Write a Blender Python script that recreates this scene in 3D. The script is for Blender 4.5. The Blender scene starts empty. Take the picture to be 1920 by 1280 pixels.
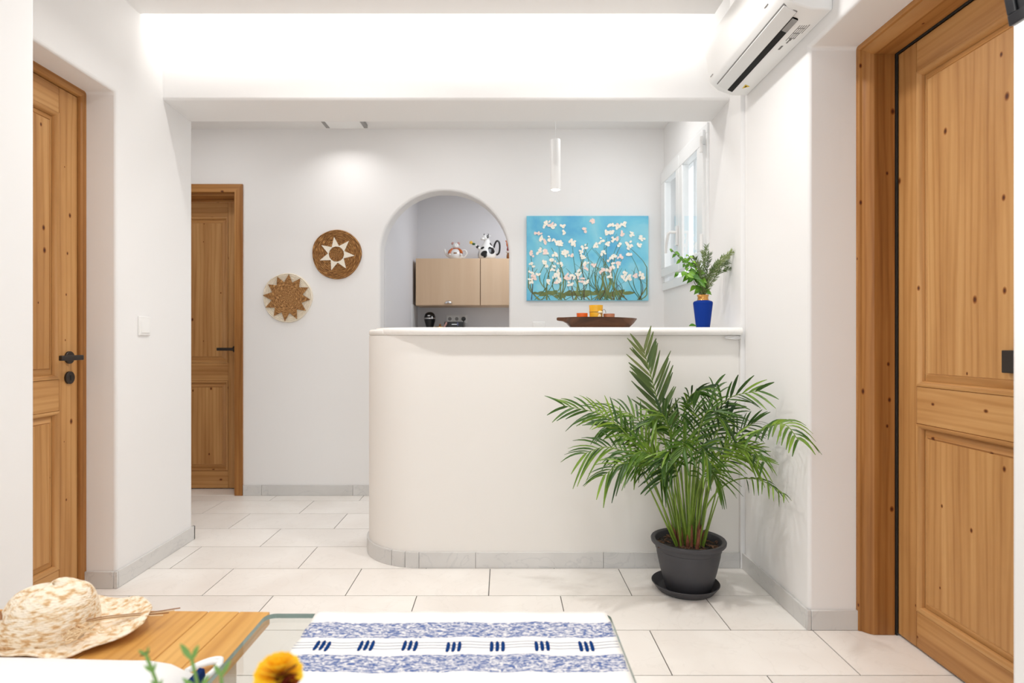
import bpy, bmesh, math, random
from mathutils import Vector, Matrix, Quaternion
random.seed(7)
PI = math.pi
scene = bpy.context.scene
COL = scene.collection

# ------------------------------------------------------------------ camera, world, lights, exposure
F_PX, H_CAM, CU, CV = 1134.0, 1.0627, 943.0, 640.0
cam_data = bpy.data.cameras.new('camera')
cam_data.sensor_width = 36.0
cam_data.lens = F_PX / 1920 * 36.0
cam_data.shift_x = (960 - CU) / 1920
cam_data.clip_start = 0.02
cam_data.dof.use_dof = True
cam_data.dof.focus_distance = 2.6
cam_data.dof.aperture_fstop = 4.0
cam = bpy.data.objects.new('camera', cam_data)
cam.location = (0, 0, H_CAM)
cam.rotation_euler = (PI / 2, 0, 0)
COL.objects.link(cam)
scene.camera = cam

world = bpy.data.worlds.new('world')
scene.world = world
world.use_nodes = True
bg = world.node_tree.nodes['Background']
bg.inputs[0].default_value = (0.93, 0.965, 1.0, 1)
bg.inputs[1].default_value = 1.35

scene.view_settings.view_transform = 'Standard'
scene.view_settings.look = 'None'
scene.view_settings.exposure = 0.21
scene.view_settings.gamma = 1.0
scene.view_settings.use_curve_mapping = False
scene.cycles.max_bounces = 14
scene.cycles.diffuse_bounces = 8
scene.cycles.transparent_max_bounces = 16
scene.cycles.use_denoising = True
scene.cycles.sample_clamp_indirect = 6.0


def area(name, loc, target, sx, sy, power, color=(1, 1, 1), shape='RECTANGLE', spread=PI):
    ld = bpy.data.lights.new(name, 'AREA')
    ld.shape = shape
    ld.size = sx
    ld.size_y = sy
    ld.energy = power
    ld.color = color
    ld.spread = spread
    o = bpy.data.objects.new(name, ld)
    o.location = loc
    d = Vector(target) - Vector(loc)
    q = d.to_track_quat('-Z', 'Y')
    o.rotation_euler = q.to_euler()
    COL.objects.link(o)
    return o


WARM = (1.0, 0.975, 0.945)
# LED strips hidden in the ceiling cove (front and right)
area('cove_light_front', (-0.35, 2.805, 2.628), (-0.35, 3.2, 2.50), 2.6, 0.03, 6.5, (1.0, 0.975, 0.94))
area('cove_light_side', (0.995, 1.2, 2.628), (1.4, 1.2, 2.60), 0.03, 3.0, 4, (1.0, 0.975, 0.94))
# recessed room downlights (above the frame)
for lx in (-0.75, 0.45):
    for ly in (0.3, 2.2):
        area('downlight_lamp', (lx, ly, 2.56), (lx, ly, 0), 0.09, 0.09, 4.5 if ly < 1 else 8.5, WARM, 'DISK', 2.6)
# added kitchen fill standing in for daylight, then the hall lamp
area('kitchen_daylight_fill', (0.25, 5.1, 2.44), (0.1, 5.3, 0), 0.7, 0.5, 9.0, (0.90, 0.94, 1.0))
area('hall_lamp', (-1.056, 3.92, 2.49), (-1.056, 4.0, 0), 0.22, 0.12, 1.1, (1.0, 0.97, 0.95), 'RECTANGLE', 2.3)
for lx in (-2.0, -0.4, 0.7):
    area('hall_fill_light', (lx, 3.50, 2.51), (lx, 3.58, 0), 0.16, 0.16, 2.5, (1.0, 0.985, 0.97), 'DISK')  # extra fill lights behind the beam, added to brighten the hall


def P(u, v, d):
    """point seen at photo pixel (u, v) at distance d along +Y"""
    return Vector(((u - CU) * d / F_PX, d, H_CAM - (v - CV) * d / F_PX))


# ------------------------------------------------------------------ mesh helpers
class MB:
    def __init__(self):
        self.v, self.f, self.m = [], [], []

    def add(self, verts, faces, mi=0):
        b = len(self.v)
        self.v += [tuple(p) for p in verts]
        for f in faces:
            self.f.append([b + i for i in f])
            self.m.append(mi)
        return self

    def box(self, x0, x1, y0, y1, z0, z1, mi=0):
        v = [(x, y, z) for z in (z0, z1) for y in (y0, y1) for x in (x0, x1)]
        return self.add(v, [(0, 2, 3, 1), (4, 5, 7, 6), (0, 1, 5, 4), (1, 3, 7, 5), (3, 2, 6, 7), (2, 0, 4, 6)], mi)

    def prism(self, poly, a0, a1, axis='z', mi=0):
        """poly: 2-D points, extruded a0..a1 along axis (x: poly=(y,z); y: poly=(x,z); z: poly=(x,y))"""
        def mk(p, a):
            return {'x': (a, p[0], p[1]), 'y': (p[0], a, p[1]), 'z': (p[0], p[1], a)}[axis]
        n = len(poly)
        v = [mk(p, a0) for p in poly] + [mk(p, a1) for p in poly]
        f = [tuple(range(n))[::-1], tuple(range(n, 2 * n))]
        f += [(i, (i + 1) % n, n + (i + 1) % n, n + i) for i in range(n)]
        return self.add(v, f, mi)

    def lathe(self, prof, n=24, c=(0, 0, 0), rot=None, mi=0, sx=1, sy=1):
        """prof: [(r,z)...]; closed where r == 0"""
        rings, v = [], []
        for r, z in prof:
            if r < 1e-6:
                rings.append([len(v)])
                v.append(Vector((0, 0, z)))
            else:
                rings.append(list(range(len(v), len(v) + n)))
                v += [Vector((r * sx * math.cos(2 * PI * i / n), r * sy * math.sin(2 * PI * i / n), z)) for i in range(n)]
        f = []
        for a, b in zip(rings, rings[1:]):
            for i in range(n):
                j = (i + 1) % n
                if len(a) == 1 and len(b) == 1:
                    continue
                if len(a) == 1:
                    f.append((a[0], b[i], b[j]))
                elif len(b) == 1:
                    f.append((a[i], b[0], a[j]))
                else:
                    f.append((a[i], b[i], b[j], a[j]))
        if rot is not None:
            v = [rot @ p for p in v]
        v = [p + Vector(c) for p in v]
        return self.add(v, f, mi)

    def tube(self, pts, rad, n=8, mi=0, cap=True):
        pts = [Vector(p) for p in pts]
        m = len(pts)
        if not isinstance(rad, (list, tuple)):
            rad = [rad] * m
        t0 = (pts[1] - pts[0]).normalized()
        up = Vector((0, 0, 1)) if abs(t0.z) < 0.9 else Vector((0, 1, 0))
        nrm = (up - t0 * up.dot(t0)).normalized()
        v, f = [], []
        tp = t0
        for k in range(m):
            t = (pts[min(k + 1, m - 1)] - pts[max(k - 1, 0)])
            t = t.normalized() if t.length > 1e-9 else tp
            nrm = (nrm - t * nrm.dot(t)).normalized()
            bi = t.cross(nrm)
            for i in range(n):
                a = 2 * PI * i / n
                v.append(pts[k] + (nrm * math.cos(a) + bi * math.sin(a)) * rad[k])
            tp = t
        for k in range(m - 1):
            for i in range(n):
                j = (i + 1) % n
                f.append((k * n + i, k * n + j, (k + 1) * n + j, (k + 1) * n + i))
        if cap:
            f.append(tuple(range(n))[::-1])
            f.append(tuple(range((m - 1) * n, m * n)))
        return self.add(v, f, mi)

    def ball(self, c, r, n=16, m=10, s=(1, 1, 1), mi=0):
        prof = [(0 if k in (0, m) else r * math.sin(PI * k / m), -r * math.cos(PI * k / m)) for k in range(m + 1)]
        return self.lathe(prof, n, c, Matrix.Diagonal(Vector(s)), mi)

    def build(self, name, mats, parent=None, bevel=0, seg=2, smooth=None, sub=0):
        me = bpy.data.meshes.new(name)
        me.from_pydata([tuple(p) for p in self.v], [], self.f)
        if not isinstance(mats, (list, tuple)):
            mats = [mats]
        for mt in mats:
            me.materials.append(mt)
        me.polygons.foreach_set('material_index', self.m)
        bm = bmesh.new()
        bm.from_mesh(me)
        bmesh.ops.recalc_face_normals(bm, faces=bm.faces)
        bm.to_mesh(me)
        bm.free()
        if smooth is not None or bevel:
            me.polygons.foreach_set('use_smooth', [True] * len(me.polygons))
            me.set_sharp_from_angle(angle=math.radians(smooth if smooth else 35))
        me.update()
        o = bpy.data.objects.new(name, me)
        COL.objects.link(o)
        if parent:
            o.parent = parent
        if bevel:
            md = o.modifiers.new('bevel', 'BEVEL')
            md.width = bevel
            md.segments = seg
            md.limit_method = 'ANGLE'
            md.angle_limit = math.radians(40)
            md.harden_normals = False
        if sub:
            md = o.modifiers.new('sub', 'SUBSURF')
            md.levels = md.render_levels = sub
        return o


def tag(o, label=None, cat=None, group=None, kind=None):
    if label:
        o['label'] = label
    if cat:
        o['category'] = cat
    if group:
        o['group'] = group
    if kind:
        o['kind'] = kind
    return o


def thing(name, loc, label, cat, group=None, rz=0):
    o = bpy.data.objects.new(name, None)
    o.empty_display_size = 0.05
    o.location = loc
    o.rotation_euler = (0, 0, rz)
    COL.objects.link(o)
    return tag(o, label, cat, group)


def struct(o, label=None):
    o['kind'] = 'structure'
    if label:
        o['label'] = label
    return o


def arc(cx, cy, r, a0, a1, n, ry=None):
    ry = r if ry is None else ry
    return [(cx + r * math.cos(math.radians(a0 + (a1 - a0) * i / n)), cy + ry * math.sin(math.radians(a0 + (a1 - a0) * i / n))) for i in range(n + 1)]


def bez(p, n):
    """Catmull-Rom through points"""
    p = [Vector(q) for q in p]
    p = [p[0] * 2 - p[1]] + p + [p[-1] * 2 - p[-2]]
    out = []
    segs = len(p) - 3
    for i in range(n + 1):
        t = i / n * segs
        k = min(int(t), segs - 1)
        t -= k
        a, b, c, d = p[k:k + 4]
        out.append(0.5 * ((2 * b) + (c - a) * t + (2 * a - 5 * b + 4 * c - d) * t * t + (3 * b - a - 3 * c + d) * t ** 3))
    return out


def wall_holes(outer, holes, a0, a1, axis, name, mat, bevel=0.0):
    """flat wall with holes: outlines in 2-D, thickness a0..a1 along axis"""
    bm = bmesh.new()
    loops = [outer] + holes

    def mk(p, a):
        return {'x': (a, p[0], p[1]), 'y': (p[0], a, p[1]), 'z': (p[0], p[1], a)}[axis]
    for a in (a0, a1):
        es = []
        for lp in loops:
            vs = [bm.verts.new(mk(p, a)) for p in lp]
            es += [bm.edges.new((vs[i], vs[(i + 1) % len(vs)])) for i in range(len(vs))]
        bmesh.ops.triangle_fill(bm, use_beauty=True, use_dissolve=False, edges=es)
    for lp in loops:
        vs0 = [bm.verts.new(mk(p, a0)) for p in lp]
        vs1 = [bm.verts.new(mk(p, a1)) for p in lp]
        n = len(lp)
        for i in range(n):
            bm.faces.new((vs0[i], vs0[(i + 1) % n], vs1[(i + 1) % n], vs1[i]))
    bmesh.ops.remove_doubles(bm, verts=bm.verts, dist=1e-5)
    bmesh.ops.dissolve_limit(bm, angle_limit=0.01, verts=bm.verts, edges=bm.edges)
    bmesh.ops.recalc_face_normals(bm, faces=bm.faces)
    me = bpy.data.meshes.new(name)
    bm.to_mesh(me)
    bm.free()
    me.materials.append(mat)
    o = bpy.data.objects.new(name, me)
    COL.objects.link(o)
    me.polygons.foreach_set('use_smooth', [True] * len(me.polygons))
    me.set_sharp_from_angle(angle=math.radians(35))
    if bevel:
        md = o.modifiers.new('bevel', 'BEVEL')
        md.width = bevel
        md.segments = 3
        md.limit_method = 'ANGLE'
        md.angle_limit = math.radians(40)
    return struct(o)


# ------------------------------------------------------------------ materials
def S(r, g, b):
    def c(x):
        x /= 255
        return x / 12.92 if x <= 0.04045 else ((x + 0.055) / 1.055) ** 2.4
    return (c(r), c(g), c(b), 1)


def new_mat(name):
    m = bpy.data.materials.new(name)
    m.use_nodes = True
    nt = m.node_tree
    b = nt.nodes['Principled BSDF']
    return m, nt, b


def N(nt, t, **kw):
    n = nt.nodes.new(t)
    for k, v in kw.items():
        if isinstance(k, str) and hasattr(n, k):
            setattr(n, k, v)
    return n


def simple(name, col, rough=0.5, metal=0.0, bump=0.0, bscale=200, spec=0.5, var=0.0, vscale=20, trans=0.0, sheen=0.0):
    m, nt, b = new_mat(name)
    L = nt.links.new
    b.inputs['Base Color'].default_value = col
    b.inputs['Roughness'].default_value = rough
    b.inputs['Metallic'].default_value = metal
    b.inputs['Specular IOR Level'].default_value = spec
    b.inputs['Transmission Weight'].default_value = trans
    b.inputs['Sheen Weight'].default_value = sheen
    tc = N(nt, 'ShaderNodeTexCoord')
    if var:
        nz = N(nt, 'ShaderNodeTexNoise')
        nz.inputs['Scale'].default_value = vscale
        nz.inputs['Detail'].default_value = 5
        L(tc.outputs['Object'], nz.inputs['Vector'])
        rp = N(nt, 'ShaderNodeValToRGB')
        rp.color_ramp.elements[0].position = 0.3
        rp.color_ramp.elements[1].position = 0.7
        rp.color_ramp.elements[0].color = tuple(c * (1 - var) for c in col[:3]) + (1,)
        rp.color_ramp.elements[1].color = tuple(min(1, c * (1 + var)) for c in col[:3]) + (1,)
        L(nz.outputs['Fac'], rp.inputs['Fac'])
        L(rp.outputs['Color'], b.inputs['Base Color'])
    if bump:
        nb = N(nt, 'ShaderNodeTexNoise')
        nb.inputs['Scale'].default_value = bscale
        nb.inputs['Detail'].default_value = 4
        L(tc.outputs['Object'], nb.inputs['Vector'])
        bp = N(nt, 'ShaderNodeBump')
        bp.inputs['Strength'].default_value = bump
        bp.inputs['Distance'].default_value = 0.01
        L(nb.outputs['Fac'], bp.inputs['Height'])
        L(bp.outputs['Normal'], b.inputs['Normal'])
    return m


def emit(name, col, st):
    m, nt, b = new_mat(name)
    b.inputs['Base Color'].default_value = col
    b.inputs['Emission Color'].default_value = col
    b.inputs['Emission Strength'].default_value = st
    return m


def wood(name, dark, mid, light, horizontal=False, plane='xz', knots=True, rough=0.45, gscale=1.0, rings=0.45):
    """pine: long streaks along the grain, wavy growth rings and scattered knots"""
    m, nt, b = new_mat(name)
    L = nt.links.new
    tc = N(nt, 'ShaderNodeTexCoord')
    oi = N(nt, 'ShaderNodeObjectInfo')
    sep = N(nt, 'ShaderNodeSeparateXYZ')
    L(tc.outputs['Object'], sep.inputs[0])
    mul = N(nt, 'ShaderNodeMath', operation='MULTIPLY')
    mul.inputs[1].default_value = 7.3
    L(oi.outputs['Random'], mul.inputs[0])
    # u across the grain, w along the grain, q depth
    cmb = N(nt, 'ShaderNodeCombineXYZ')
    axes = {'x': 0, 'y': 1, 'z': 2}
    a, c = axes[plane[0]], axes[plane[1]]
    if horizontal:
        a, c = c, a
    q = 3 - a - c

    def addr(src, dst):
        ad = N(nt, 'ShaderNodeMath', operation='ADD')
        L(sep.outputs[src], ad.inputs[0])
        L(mul.outputs[0], ad.inputs[1])
        L(ad.outputs[0], cmb.inputs[dst])
    addr(a, 0)
    addr(c, 1)
    yz = N(nt, 'ShaderNodeMath', operation='ADD')
    L(sep.outputs[q], yz.inputs[0])
    L(cmb.inputs[0].links[0].from_socket, yz.inputs[1])
    L(yz.outputs[0], cmb.inputs[0])
    L(sep.outputs[q], cmb.inputs[2])
    # streaks
    mp = N(nt, 'ShaderNodeMapping')
    mp.inputs['Scale'].default_value = (9 * gscale, 0.55 * gscale, 6)
    L(cmb.outputs[0], mp.inputs['Vector'])
    nz = N(nt, 'ShaderNodeTexNoise')
    nz.inputs['Scale'].default_value = 1.6
    nz.inputs['Detail'].default_value = 7
    nz.inputs['Roughness'].default_value = 0.6
    L(mp.outputs[0], nz.inputs['Vector'])
    rp = N(nt, 'ShaderNodeValToRGB')
    cr = rp.color_ramp
    cr.elements[0].position = 0.28
    cr.elements[0].color = dark
    cr.elements[1].position = 0.72
    cr.elements[1].color = light
    e = cr.elements.new(0.5)
    e.color = mid
    L(nz.outputs['Fac'], rp.inputs['Fac'])
    # rings
    mp2 = N(nt, 'ShaderNodeMapping')
    mp2.inputs['Scale'].default_value = (6 * gscale, 0.55 * gscale, 3)
    L(cmb.outputs[0], mp2.inputs['Vector'])
    wv = N(nt, 'ShaderNodeTexWave', wave_type='BANDS', bands_direction='X')
    wv.inputs['Scale'].default_value = 2.2
    wv.inputs['Distortion'].default_value = 9
    wv.inputs['Detail'].default_value = 2.5
    wv.inputs['Detail Scale'].default_value = 0.7
    L(mp2.outputs[0], wv.inputs['Vector'])
    rp2 = N(nt, 'ShaderNodeValToRGB')
    rp2.color_ramp.elements[0].position = 0.0
    rp2.color_ramp.elements[0].color = (0.80, 0.72, 0.60, 1)
    rp2.color_ramp.elements[1].position = 0.45
    rp2.color_ramp.elements[1].color = (1, 1, 1, 1)
    L(wv.outputs['Fac'], rp2.inputs['Fac'])
    mx = N(nt, 'ShaderNodeMix', data_type='RGBA', blend_type='MULTIPLY')
    mx.inputs[0].default_value = rings
    L(rp.outputs['Color'], mx.inputs[6])
    L(rp2.outputs['Color'], mx.inputs[7])
    col_out = mx.outputs[2]
    if knots:
        mp3 = N(nt, 'ShaderNodeMapping')
        mp3.inputs['Scale'].default_value = (8.5, 5.6, 1)
        L(cmb.outputs[0], mp3.inputs['Vector'])
        vo = N(nt, 'ShaderNodeTexVoronoi', voronoi_dimensions='2D', feature='F1')
        vo.inputs['Scale'].default_value = 1.0
        L(mp3.outputs[0], vo.inputs['Vector'])
        sc = N(nt, 'ShaderNodeSeparateColor')
        L(vo.outputs['Color'], sc.inputs[0])
        # knot radius depends on the cell: most cells have none
        mr = N(nt, 'ShaderNodeMapRange')
        mr.inputs['From Min'].default_value = 0.50
        mr.inputs['From Max'].default_value = 1.0
        mr.inputs['To Min'].default_value = 0.0
        mr.inputs['To Max'].default_value = 0.092
        L(sc.outputs[0], mr.inputs['Value'])
        dv = N(nt, 'ShaderNodeMath', operation='DIVIDE')
        ad = N(nt, 'ShaderNodeMath', operation='ADD')
        ad.inputs[1].default_value = 0.0005
        L(mr.outputs[0], ad.inputs[0])
        L(vo.outputs['Distance'], dv.inputs[0])
        L(ad.outputs[0], dv.inputs[1])
        rk = N(nt, 'ShaderNodeValToRGB')
        rk.color_ramp.elements[0].position = 0.30
        rk.color_ramp.elements[0].color = (0.16, 0.07, 0.03, 1)
        rk.color_ramp.elements[1].position = 0.95
        rk.color_ramp.elements[1].color = (1, 1, 1, 1)
        e = rk.color_ramp.elements.new(0.6)
        e.color = (0.55, 0.36, 0.2, 1)
        L(dv.outputs[0], rk.inputs['Fac'])
        mk = N(nt, 'ShaderNodeMix', data_type='RGBA', blend_type='MULTIPLY')
        mk.inputs[0].default_value = 1.0
        L(col_out, mk.inputs[6])
        L(rk.outputs['Color'], mk.inputs[7])
        col_out = mk.outputs[2]
    L(col_out, b.inputs['Base Color'])
    b.inputs['Roughness'].default_value = rough
    b.inputs['Specular IOR Level'].default_value = 0.35
    bp = N(nt, 'ShaderNodeBump')
    bp.inputs['Strength'].default_value = 0.15
    bp.inputs['Distance'].default_value = 0.002
    L(nz.outputs['Fac'], bp.inputs['Height'])
    L(bp.outputs['Normal'], b.inputs['Normal'])
    return m


def stone(name, c0, c1, vein, rough=0.35, scale=3.0, veins=0.25, rnd=0.06):
    """pale marble: soft clouds, a few veins, a slight tone of its own per piece"""
    m, nt, b = new_mat(name)
    L = nt.links.new
    tc = N(nt, 'ShaderNodeTexCoord')
    oi = N(nt, 'ShaderNodeObjectInfo')
    ad = N(nt, 'ShaderNodeVectorMath', operation='ADD')
    ml = N(nt, 'ShaderNodeVectorMath', operation='SCALE')
    ml.inputs[0].default_value = (13.1, 7.7, 5.3)
    L(oi.outputs['Random'], ml.inputs['Scale'])
    L(tc.outputs['Object'], ad.inputs[0])
    L(ml.outputs[0], ad.inputs[1])
    nz = N(nt, 'ShaderNodeTexNoise')
    nz.inputs['Scale'].default_value = scale
    nz.inputs['Detail'].default_value = 6
    nz.inputs['Distortion'].default_value = 0.8
    L(ad.outputs[0], nz.inputs['Vector'])
    rp = N(nt, 'ShaderNodeValToRGB')
    rp.color_ramp.elements[0].position = 0.3
    rp.color_ramp.elements[0].color = c0
    rp.color_ramp.elements[1].position = 0.7
    rp.color_ramp.elements[1].color = c1
    L(nz.outputs['Fac'], rp.inputs['Fac'])
    n2 = N(nt, 'ShaderNodeTexNoise')
    n2.inputs['Scale'].default_value = scale * 1.3
    n2.inputs['Detail'].default_value = 8
    n2.inputs['Distortion'].default_value = 2.5
    L(ad.outputs[0], n2.inputs['Vector'])
    rv = N(nt, 'ShaderNodeValToRGB')
    rv.color_ramp.elements[0].position = 0.485
    rv.color_ramp.elements[0].color = (0, 0, 0, 1)
    rv.color_ramp.elements[1].position = 0.515
    rv.color_ramp.elements[1].color = (0, 0, 0, 1)
    e = rv.color_ramp.elements.new(0.5)
    e.color = (veins, veins, veins, 1)
    L(n2.outputs['Fac'], rv.inputs['Fac'])
    mx = N(nt, 'ShaderNodeMix', data_type='RGBA', blend_type='MIX')
    L(rv.outputs['Color'], mx.inputs[0])
    L(rp.outputs['Color'], mx.inputs[6])
    mx.inputs[7].default_value = vein
    hs = N(nt, 'ShaderNodeHueSaturation')
    mr = N(nt, 'ShaderNodeMapRange')
    mr.inputs['To Min'].default_value = 1 - rnd
    mr.inputs['To Max'].default_value = 1 + rnd * 0.3
    L(oi.outputs['Random'], mr.inputs['Value'])
    L(mr.outputs[0], hs.inputs['Value'])
    L(mx.outputs[2], hs.inputs['Color'])
    L(hs.outputs['Color'], b.inputs['Base Color'])
    b.inputs['Roughness'].default_value = rough
    return m


def glass_mat(name, tint, refl=(1, 1, 1, 1)):
    m = bpy.data.materials.new(name)
    m.use_nodes = True
    nt = m.node_tree
    nt.nodes.clear()
    L = nt.links.new
    out = N(nt, 'ShaderNodeOutputMaterial')
    tr = N(nt, 'ShaderNodeBsdfTransparent')
    tr.inputs[0].default_value = tint
    gl = N(nt, 'ShaderNodeBsdfGlossy')
    gl.inputs['Roughness'].default_value = 0.02
    gl.inputs[0].default_value = refl
    fr = N(nt, 'ShaderNodeFresnel')
    fr.inputs[0].default_value = 1.45
    mx = N(nt, 'ShaderNodeMixShader')
    ge = N(nt, 'ShaderNodeNewGeometry')
    iv = N(nt, 'ShaderNodeMath', operation='SUBTRACT')
    iv.inputs[0].default_value = 1.0
    L(ge.outputs['Backfacing'], iv.inputs[1])
    ff = N(nt, 'ShaderNodeMath', operation='MULTIPLY')
    L(fr.outputs[0], ff.inputs[0])
    L(iv.outputs[0], ff.inputs[1])
    L(ff.outputs[0], mx.inputs[0])
    L(tr.outputs[0], mx.inputs[1])
    L(gl.outputs[0], mx.inputs[2])
    L(mx.outputs[0], out.inputs[0])
    return m


def coil_mat(name, dark, mid, light, rad=0.006):
    """twisted grass rope wound in a spiral: short fibres that run along the rounds"""
    m, nt, b = new_mat(name)
    L = nt.links.new
    tc = N(nt, 'ShaderNodeTexCoord')
    sp = N(nt, 'ShaderNodeSeparateXYZ')
    L(tc.outputs['Object'], sp.inputs[0])
    at = N(nt, 'ShaderNodeMath', operation='ARCTAN2')
    L(sp.outputs[2], at.inputs[0])
    L(sp.outputs[0], at.inputs[1])
    cx = N(nt, 'ShaderNodeCombineXYZ')
    L(sp.outputs[0], cx.inputs[0])
    L(sp.outputs[2], cx.inputs[1])
    ln = N(nt, 'ShaderNodeVectorMath', operation='LENGTH')
    L(cx.outputs[0], ln.inputs[0])
    k1 = N(nt, 'ShaderNodeMath', operation='MULTIPLY')
    k1.inputs[1].default_value = 420
    L(ln.outputs['Value'], k1.inputs[0])
    k2 = N(nt, 'ShaderNodeMath', operation='MULTIPLY')
    k2.inputs[1].default_value = 5
    L(at.outputs[0], k2.inputs[0])
    tw = N(nt, 'ShaderNodeMath', operation='ADD')
    L(k1.outputs[0], tw.inputs[0])
    L(k2.outputs[0], tw.inputs[1])
    c2 = N(nt, 'ShaderNodeCombineXYZ')
    L(tw.outputs[0], c2.inputs[0])
    L(k2.outputs[0], c2.inputs[1])
    nz = N(nt, 'ShaderNodeTexNoise')
    nz.inputs['Scale'].default_value = 0.8
    nz.inputs['Detail'].default_value = 4
    L(c2.outputs[0], nz.inputs['Vector'])
    rp = N(nt, 'ShaderNodeValToRGB')
    rp.color_ramp.elements[0].position = 0.32
    rp.color_ramp.elements[0].color = dark
    rp.color_ramp.elements[1].position = 0.68
    rp.color_ramp.elements[1].color = light
    e = rp.color_ramp.elements.new(0.5)
    e.color = mid
    L(nz.outputs['Fac'], rp.inputs['Fac'])
    L(rp.outputs['Color'], b.inputs['Base Color'])
    b.inputs['Roughness'].default_value = 0.7
    bp = N(nt, 'ShaderNodeBump')
    bp.inputs['Strength'].default_value = 0.5
    bp.inputs['Distance'].default_value = 0.003
    L(nz.outputs['Fac'], bp.inputs['Height'])
    L(bp.outputs['Normal'], b.inputs['Normal'])
    return m


M = {}
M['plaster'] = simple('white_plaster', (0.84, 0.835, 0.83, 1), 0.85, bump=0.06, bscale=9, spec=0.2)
M['ceiling'] = simple('ceiling_paint', (0.83, 0.82, 0.81, 1), 0.9, spec=0.2)
M['counter'] = simple('counter_plaster', (0.82, 0.80, 0.765, 1), 0.8, bump=0.05, bscale=7, spec=0.25)
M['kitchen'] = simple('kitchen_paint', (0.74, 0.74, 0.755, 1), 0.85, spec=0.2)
M['tile'] = stone('cream_tile', S(236, 231, 225), S(245, 242, 237), S(212, 207, 200), 0.38, 2.6, 0.18, 0.05)
M['grout'] = simple('grout', S(112, 108, 104), 0.9)
M['marble'] = stone('grey_white_marble', S(204, 203, 201), S(222, 221, 219), S(168, 170, 174), 0.3, 2.2, 0.25, 0.08)
M['slab'] = stone('white_marble', S(236, 234, 230), S(245, 243, 240), S(215, 213, 210), 0.3, 4.0, 0.2, 0.0)
DK, MD, LT = S(160, 110, 60), S(190, 141, 86), S(208, 162, 106)
M['pine_v'] = wood('pine_upright', DK, MD, LT, False, gscale=0.75, rings=0.6)
M['pine_h'] = wood('pine_across', DK, MD, LT, True, gscale=0.75, rings=0.6)
M['frame_v'] = wood('frame_pine_upright', S(134, 86, 40), S(164, 112, 58), S(188, 138, 80), False, gscale=0.8, rings=0.8)
M['frame_h'] = wood('frame_pine_across', S(134, 86, 40), S(164, 112, 58), S(188, 138, 80), True, gscale=0.8, rings=0.8)
M['table_wood'] = wood('table_oak', S(184, 130, 62), S(212, 158, 84), S(226, 178, 102), False, 'xy', True, 0.4, 0.8, 0.5)
M['birch'] = wood('birch_ply', S(210, 178, 146), S(217, 188, 156), S(224, 198, 168), False, 'xz', False, 0.5, 0.35, 0.0)
M['tray'] = wood('dark_tray_wood', S(62, 36, 20), S(92, 56, 32), S(112, 72, 42), True, 'xz', False, 0.4, 2.0)
M['pale_leg'] = simple('beige_lacquered_leg', S(196, 180, 160), 0.5)
M['iron'] = simple('dark_bronze_iron', S(62, 56, 52), 0.45, 0.6)
M['hole'] = simple('dark_hole', (0.01, 0.01, 0.01, 1), 0.9)
M['gap_shade'] = simple('painted_gap_shade', (0.02, 0.018, 0.015, 1), 0.8)  # near-black colour standing in for shade in the door gap
M['white_plastic'] = simple('white_plastic', (0.86, 0.86, 0.85, 1), 0.35)
M['ac_flap'] = simple('flap_plastic', (0.80, 0.80, 0.79, 1), 0.35)
M['pvc'] = simple('white_window_frame', (0.85, 0.86, 0.86, 1), 0.3)
M['grey_plastic'] = simple('grey_plastic', S(150, 148, 146), 0.5)
M['print'] = simple('grey_print', S(120, 118, 116), 0.7)
M['yellow_print'] = simple('yellow_print', S(225, 190, 40), 0.6)
M['black_plastic'] = simple('black_plastic', (0.012, 0.012, 0.013, 1), 0.3)
M['black_gloss'] = simple('black_gloss', (0.006, 0.006, 0.007, 1), 0.25, spec=0.25)
M['chrome'] = simple('chrome', (0.75, 0.75, 0.76, 1), 0.2, 1.0)
M['pot'] = simple('anthracite_plastic', S(62, 62, 66), 0.55, bump=0.03, bscale=300)
M['soil'] = simple('dark_soil', (0.03, 0.022, 0.016, 1), 0.95, bump=1.0, bscale=90, var=0.5, vscale=60)
M['bark'] = simple('bark_chip', S(96, 70, 50), 0.9, var=0.4, vscale=80)
M['stem'] = simple('palm_stem', S(112, 138, 48), 0.5, var=0.25, vscale=15)
M['sheath'] = simple('palm_sheath', S(128, 78, 56), 0.7, var=0.5, vscale=25)
M['herb_stem'] = simple('herb_stem', S(96, 110, 60), 0.6)
M['blue_vase'] = simple('cobalt_glaze', (0.0, 0.030, 0.25, 1), 0.7, bump=0.02, bscale=200, spec=0.2)
M['gold'] = simple('gold_lustre', S(214, 160, 92), 0.22, 1.0, bump=0.25, bscale=60)
M['orange'] = simple('orange_glass', S(236, 102, 24), 0.35)
M['amber'] = simple('yellow_glass', S(240, 180, 40), 0.35, var=0.12, vscale=30)
M['terracotta'] = simple('terracotta', S(196, 128, 92), 0.5)
M['cream_wax'] = simple('cream_wax', S(244, 222, 180), 0.5)
M['twine'] = simple('twine', S(90, 70, 50), 0.9)
M['lamp_on'] = emit('lamp_lens', (1, 0.97, 0.93, 1), 14)
M['china'] = simple('white_china', (0.82, 0.81, 0.78, 1), 0.2)
M['china_orange'] = simple('orange_china', S(190, 96, 40), 0.25)
M['china_pink'] = simple('pink_china', S(196, 150, 142), 0.3)
M['china_black'] = simple('black_china', (0.012, 0.012, 0.012, 1), 0.2)
M['china_yellow'] = simple('yellow_china', S(236, 190, 60), 0.3)
M['china_green'] = simple('green_china', S(20, 84, 40), 0.3)
M['china_red'] = simple('red_china', S(146, 52, 58), 0.3)
M['china_brown'] = simple('brown_china', S(146, 92, 40), 0.3)
M['cloth_white'] = simple('white_cotton', (0.86, 0.855, 0.84, 1), 0.95, bump=0.1, bscale=500, spec=0.1, sheen=0.2)
M['navy'] = simple('navy_cotton', S(22, 44, 92), 0.95, spec=0.1)
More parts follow.
